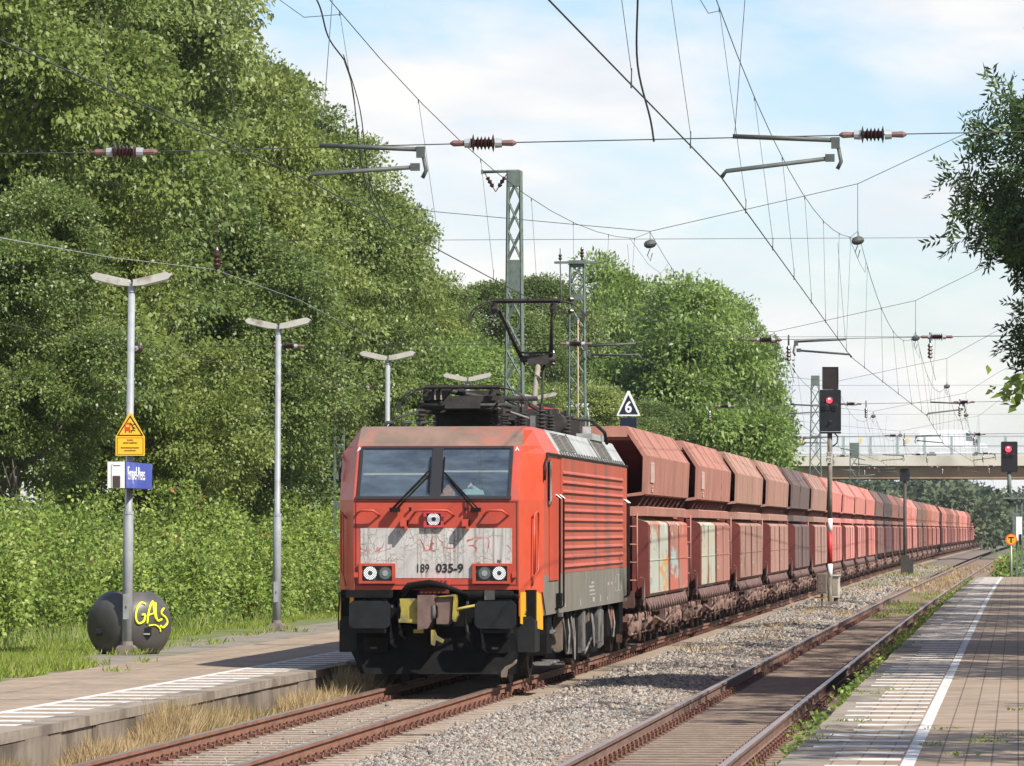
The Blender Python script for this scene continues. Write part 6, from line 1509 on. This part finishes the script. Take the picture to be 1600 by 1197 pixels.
for X, Y, H, rz in ((4.4, 38.5, 9.6, 1), (6.8, 48, 7.6, 2.2), (5.2, 61, 12.5, 4.1), (5.4, 70, 11.5, .6), (5.2, 81, 14, 5.2), (5.0, 91, 12, .2), (5.4, 99, 14.5, 3.6), (5.0, 109, 12, 1.4), (5.4, 119, 14.5, 2.9), (5.2, 131, 12.5, 4), (5.4, 143, 14, 5), (5.4, 157, 13, 0)):
    tree(A2, 'ash tree in the row behind the right-hand platform, beyond the edge of the picture', X, Y, H, rz, .9, .4, 'ash_tree', group='trees beside the right platform')
# maple twig with large pale leaves poking in at the right
g = np.random.default_rng(44); p = atY(1590, 606, 66); n = 210
c = np.array([p.x + .35, p.y, p.z]) + g.normal(0, 1, (n, 3)) * np.array([.30, .4, .11]); c[:, 2] -= (c[:, 0] - p.x) * .05
V, v = leaves(c, g.normal(0, 1, (n, 3)) + np.array([-.9, 0, -.35]), g.normal(0, .5, (n, 3)) + np.array([0, -.4, .8]), g.uniform(.10, .18, n), g.uniform(.08, .14, n), g.random(n))
root = thing('maple_sapling', 'bright green maple branch reaching in at the right edge', 'tree', (p.x + 2.6, p.y + .5, .4), 0)
b = MB(); b.path([(0, 0, -.3), (-.2, 0, p.z * .5), (-.9, -.2, p.z - .5), (-2.5, -.5, p.z - .38)], [.07, .05, .035, .01], 6); b.build('trunk', M_bark, root)
V = V - np.array([p.x + 2.6, p.y + .5, .4]); put('crown', leaf_mesh('crown', V, v, leafmat('maple_leaf', [(0, (.09, .16, .02)), (1, (.24, .32, .05))], .4, .5)), root)

# undergrowth in front of the left-hand trees
def noise1(x, s): return (math.sin(x * 1.3 + s) + math.sin(x * 2.9 + 2 * s) * .6 + math.sin(x * .45 + 3 * s) * .9) / 2.5
def thicket(name, label, line, n, h0, h1, ln, wd, m, depth, seed, kind='stuff', cat='undergrowth', shoots=0, wob=.6, cl=(.20, .20, .16)):
    g = np.random.default_rng(seed); L_ = np.array(line, float); seg = np.linalg.norm(np.diff(L_, axis=0), axis=1); cum = np.concatenate([[0], np.cumsum(seg)])
    nc = n // 26; s = g.uniform(0, cum[-1], nc); x = np.interp(s, cum, L_[:, 0]); y = np.interp(s, cum, L_[:, 1])
    dpt = g.random(nc) ** 1.3 * depth
    hm = np.array([h0 + (h1 - h0) * (.5 + .5 * noise1(q, seed)) for q in s]) * np.clip(.45 + dpt / depth * 1.2, 0, 1)
    t = g.random(nc) ** .8; z = t * hm
    c = np.stack([x - dpt + wob * np.array([noise1(q * 1.7, seed + 5) for q in s]), y + g.uniform(-.3, .3, nc), z], 1)
    patch_ = np.array([noise1(q * .9 + dd * .8, seed + 9) for q, dd in zip(s, dpt)]); keep = (g.random(nc) < .75 + .4 * np.array([noise1(q * 3.1 + zz_ * 2.2, seed + 2) for q, zz_ in zip(s, z)]))
    c = c[keep]; patch_ = patch_[keep]; nc = len(c)
    if shoots:
        si = g.integers(0, nc, shoots); nn_ = 9; tt = np.tile(np.linspace(.1, 1, nn_), shoots); bs = np.repeat(c[si], nn_, 0); ht = np.repeat(g.uniform(.3, 1.0, shoots), nn_)
        bs[:, 2] += tt * ht; bs[:, 0] += tt * np.repeat(g.normal(0, .2, shoots), nn_); c = np.concatenate([c, bs]); patch_ = np.concatenate([patch_, np.repeat(g.uniform(-.6, 1.0, shoots), nn_)]); nc = len(c)
    k = np.repeat(np.arange(nc), 26); m_ = len(k)
    u = g.normal(0, 1, (m_, 3)); u = u / np.maximum(1, np.linalg.norm(u, axis=1, keepdims=True) / 1.8); pos = c[k] + u * np.array(cl); pos[:, 2] = np.maximum(pos[:, 2], .02)
    cv = np.clip(g.normal(.46, .20, nc) + .34 * patch_, 0, .95); v = np.clip(cv[k] * .65 + .3 * g.random(m_), 0, .945)
    redc = g.random(nc) < .012; v = np.where(redc[k] & (g.random(m_) < .5), g.uniform(.965, 1, m_), v)
    ld = nrm(nrm(u) * .6 + g.normal(0, .5, (m_, 3)) + np.array([.25, -.3, .0])); nv = nrm(np.array([.25, -.25, .7]) + g.normal(0, .6, (m_, 3)))
    V, vv_ = leaves(pos, ld, nv, ln * g.uniform(.6, 1.3, m_), wd * g.uniform(.6, 1.3, m_), v)
    o = put(name, leaf_mesh(name, V, vv_, m)); return tag(o, label, cat, kind=kind)
th = thicket('undergrowth', 'waist-high to head-high green weeds and brambles in front of the left-hand trees', [(-16.8, 74), (-17.3, 88), (-16.6, 100), (-16.2, 114), (-16.8, 130), (-17.5, 160)], 330000, 1.0, 2.8, .105, .064, G_weed, 4.2, 3, shoots=1000); th.location.z = .2
th2 = thicket('undergrowth', 'green bushes beside the round orange sign beyond the platform end', [(.9, 197), (-.1, 206), (-.6, 222), (.5, 250)], 34000, 1.6, 2.6, .16, .10, G_weed, -3.0, 8); th2.location.z = -.2
th3 = thicket('undergrowth', 'weeds and scrub along the left of the far tracks', [(-12.5, 168), (-13, 240), (-13, 390)], 40000, 1.0, 2.2, .22, .15, G_dark, 5, 12); th3.location.z = -.3

th4 = thicket('undergrowth', 'low yellow-green herbs in the gap between the right-hand rail and the platform edge', [(-2.02, 44), (-2.02, 90), (-1.97, 130), (-1.80, 185)], 70000, .40, .86, .06, .04, G_weed, -.16, 17, wob=.05, cl=(.05, .12, .06)); th4.location.z = -.30
# grasses
def blades(xy, z, h, wd, lean, v, g):
    n = len(xy); pos = np.column_stack([xy, np.broadcast_to(z, n)]); d = nrm(np.column_stack([g.normal(0, lean, n), g.normal(0, lean, n), np.ones(n)]))
    nv = nrm(np.column_stack([g.normal(0, .4, n), -np.ones(n), g.normal(0, .2, n)])); return leaves(pos, d, nv, h, wd, v, .05)
G_grass = leafmat('grass_blade', [(0, (.09, .15, .018)), (.5, (.20, .28, .035)), (.85, (.31, .36, .07)), (1, (.42, .38, .15))], .4, .6, .2)
G_dry = leafmat('dry_grass', [(0, (.16, .17, .035)), (.25, (.30, .22, .09)), (.6, (.46, .32, .16)), (1, (.60, .47, .28))], .35, .7, .2)
g = np.random.default_rng(61)
def patch(px0, px1, py0, py1, n, z, inside=None):
    pts = []
    while len(pts) < n:
        x, y = g.uniform(px0, px1), g.uniform(py0, py1); 
        if inside and not inside(x, y): continue
        q = atZ(x, y, z); pts.append((q.x, q.y))
    return np.array(pts)
Vs, vs = [], []
def addg(xy, z, h0, h1, wd, lean, v0, v1):
    n = len(xy); V, v = blades(xy, z, g.uniform(h0, h1, n), wd * np.ones(n), lean, g.uniform(v0, v1, n), g); Vs.append(V); vs.append(v)
# lawn strip at the back of the left platform
n = 60000; yy = 66 * (150 / 66) ** g.random(n); front_x = -13.6 - .5 * np.sin(yy * .8) * np.sin(yy * .23) - np.clip((yy - 73) * .16, 0, 1.9)
xx = front_x - g.random(n) ** 1.2 * 3.6; addg(np.column_stack([xx, yy]), .20, .05, .15, .014, .5, .25, 1)
n = 14000; xx = -13.1 - g.random(n) * 1.9; yy = 62 + g.random(n) * 12; keep = (xx < -13.2 - .3 * np.sin(yy * 2)) ; addg(np.column_stack([xx, yy])[keep], .22, .08, .22, .016, .5, .3, 1)
def tufts(pts, z, n, r, h0, h1, wd, lean, v0, v1):
    for (x, y) in pts: addg(np.column_stack([g.normal(x, r, n), g.normal(y, r * 1.6, n)]), z, h0, h1, wd, lean, v0, v1)
# tufts round the barrel, lamp feet and in the paving
T_ = [atZ(px, py, ZL) for px, py in ((160, 1016), (172, 1020), (183, 1024), (208, 1023), (222, 1022), (236, 1020), (245, 1016), (262, 1012), (285, 1010), (420, 986), (428, 984), (440, 985), (450, 985), (380, 994), (395, 992), (410, 990), (335, 1008), (345, 1004), (178, 1050), (225, 1035), (470, 988), (120, 1028), (142, 1024), (105, 1036), (300, 1003))]
for q in T_: tufts([(q.x, q.y)], ZL, 30, .09, .04, .15, .016, .6, .2, 1)
T_ = [atZ(px, py, ZL) for px, py in ((205, 1020), (190, 1018), (232, 1016), (436, 982), (424, 980))]
for q in T_: tufts([(q.x, q.y)], ZL, 34, .06, .08, .22, .02, .5, .1, .8)
# weeds along the edge of the right platform and in its joints
for k in range(60):
    y = 42 * (185 / 42) ** g.random(); x = -1.86 + shR(y) + g.normal(0, .03)
    if (math.sin(y * .9) + math.sin(y * .37 + 1)) < -.5: continue
    tufts([(x, y)], g.uniform(-.1, .30), 14, .05, .06, .20, .02, .7, .1, 1)
for q in [atZ(px, py, ZR) for px, py in ((1285, 1140), (1272, 1150), (1262, 1155), (1350, 1083), (1312, 1128), (1340, 1082), (1362, 1085), (1376, 1055), (1420, 1012), (1430, 1005), (1352, 1128), (1390, 1078), (1528, 1160), (1540, 1155), (1555, 1160), (1580, 1150), (1470, 1140), (1455, 1165), (1500, 1180), (1590, 1110))]: tufts([(q.x, q.y)], ZR, 16, .07, .02, .055, .012, .9, 0, .8)
for q in [atZ(px, py, ZR) for px, py in ((1192, 1175), (1205, 1182), (1228, 1150), (1238, 1146))]: tufts([(q.x - .15, q.y)], .0, 40, .10, .10, .30, .02, .7, .3, 1)
# green weeds between the far rails
for k in range(26):
    y = g.uniform(135, 186); x = XR + shR(y) + g.uniform(-.6, .6); tufts([(x, y)], -.17, 22, .16, .06, .22, .025, .6, .2, 1)
for k in range(22):
    y = g.uniform(165, 330); x = -5.6 + shM(y) + g.normal(0, .5); tufts([(x, y)], -.15, 20, .3, .1, .3, .03, .5, .1, 1)
o = put('grass', leaf_mesh('grass', np.concatenate(Vs), np.concatenate(vs), G_grass)); tag(o, 'green grass and weed tufts along the platforms and paving joints', 'grass', kind='stuff')
Vs, vs = [], []
for k in range(560):           # straw-coloured grass against the wall of the left platform
    y = 46 + g.random() * 27; x = -9.62 + abs(g.normal(0, .22))
    hs_ = .62 + .75 * math.sin(y * .83 + 1) * math.sin(y * .41)
    if g.random() > .25 + .6 * hs_: continue
    gr = 1 if math.sin(y * 1.1) + math.sin(y * .43) > .4 else 0
    addg(np.column_stack([g.normal(x, .08, 55), g.normal(y, .20, 55)]), -.40, .10 + .08 * hs_, .24 + .42 * max(0, hs_), .014, .45, 0 if gr else .2, .55 if gr else 1)
for k in range(70):
    y = g.uniform(172, 330); x = (XR + shR(y) + g.uniform(-1.2, 1.0)) if g.random() < .6 else (-5.6 + shM(y) + g.normal(0, .6)); addg(np.column_stack([g.normal(x, .35, 24), g.normal(y, .7, 24)]), -.18, .08, .30, .035, .5, .1, 1)
for k in range(16):
    y = g.uniform(95, 150); x = -5.4 + g.normal(0, .5); addg(np.column_stack([g.normal(x, .15, 30), g.normal(y, .3, 30)]), -.14, .06, .2, .02, .6, .3, 1)
o = put('dry_grass', leaf_mesh('dry_grass', np.concatenate(Vs), np.concatenate(vs), G_dry)); tag(o, 'straw-coloured dry grass along the left platform wall and the far tracks', 'grass', kind='stuff')

# dead stalks, long grass and pale herbs mixed into the bank
Vs, vs = [], []
for k in range(380):
    y = 74 * (150 / 74) ** g.random(); x = -15.9 - g.random() * 1.6 - max(0, (90 - y) * .05); addg(np.column_stack([g.normal(x, .12, 16), g.normal(y, .2, 16)]), .2, .15, .5, .014, .35, .0, .7 if g.random() < .75 else 1)
o = put('long_grass', leaf_mesh('long_grass', np.concatenate(Vs), np.concatenate(vs), leafmat('long_grass_blade', [(0, (.16, .23, .04)), (.6, (.30, .37, .10)), (1, (.52, .46, .25))], .4, .6, .2))); tag(o, 'long pale grass and dead stalks at the foot of the green bank on the left', 'grass', kind='stuff')

# far wood seen under the bridge
g = np.random.default_rng(71); Vs, vs = [], []
for k in range(150):
    Y = g.uniform(560, 900); px = g.uniform(1180, 1548); X = atY(px, 800, Y).x; top = (2.2 + Y * np.interp(px, [1180, 1500, 1545, 1560], [.0105, .0105, .0085, .004])) * g.uniform(.7, 1.0)
    lob = [(X + g.normal(0, 1.2), Y + g.normal(0, 1.2), g.uniform(.8, max(1.2, top - 1.5)), g.uniform(1.4, 2.4), 2, g.uniform(1.2, 1.9)) for _ in range(9)]
    V, v = crown(900 + k, lob, 60, 14, .75, .55, .6, .25); Vs.append(V); vs.append(np.clip(v + g.normal(0, .2), 0, 1))
for k in range(46):
    Y = g.uniform(1300, 1700); px = g.uniform(1500, 1640); X = atY(px, 800, Y).x
    lob = [(X + g.normal(0, 3), Y + g.normal(0, 3), g.uniform(1, 9), 3, 3, 3) for _ in range(6)]
    V, v = crown(1400 + k, lob, 50, 14, 1.4, 1.0, 1.1, .25); Vs.append(V); vs.append(np.clip(v + g.normal(0, .2), 0, 1))
o = put('distant_wood', leaf_mesh('distant_wood', np.concatenate(Vs), np.concatenate(vs), leafmat('far_leaf', [(0, (.035, .055, .03)), (.5, (.08, .105, .055)), (1, (.16, .18, .10))], .2, .7, .2))); tag(o, 'hazy dark wood in the distance under the bridge', 'wood', kind='stuff')
# ================================================================ summer haze over the whole scene
HAZE = .0001
if HAZE:
    b = MB(); b.box(-420, 420, -60, 1900, -2.7, 26)
    m = bpy.data.materials.new('haze'); m.use_nodes = True; t = m.node_tree
    for n in list(t.nodes): t.nodes.remove(n)
    o_ = t.nodes.new('ShaderNodeOutputMaterial'); v_ = t.nodes.new('ShaderNodeVolumePrincipled')
    v_.inputs['Density'].default_value = HAZE; v_.inputs['Color'].default_value = (.86, .92, 1, 1); v_.inputs['Anisotropy'].default_value = .3
    t.links.new(v_.outputs[0], o_.inputs['Volume']); hz_ = b.build('haze', m); fixnormals(hz_.data); tag(hz_, kind='stuff', label='pale summer haze in the air over the railway', cat='haze')
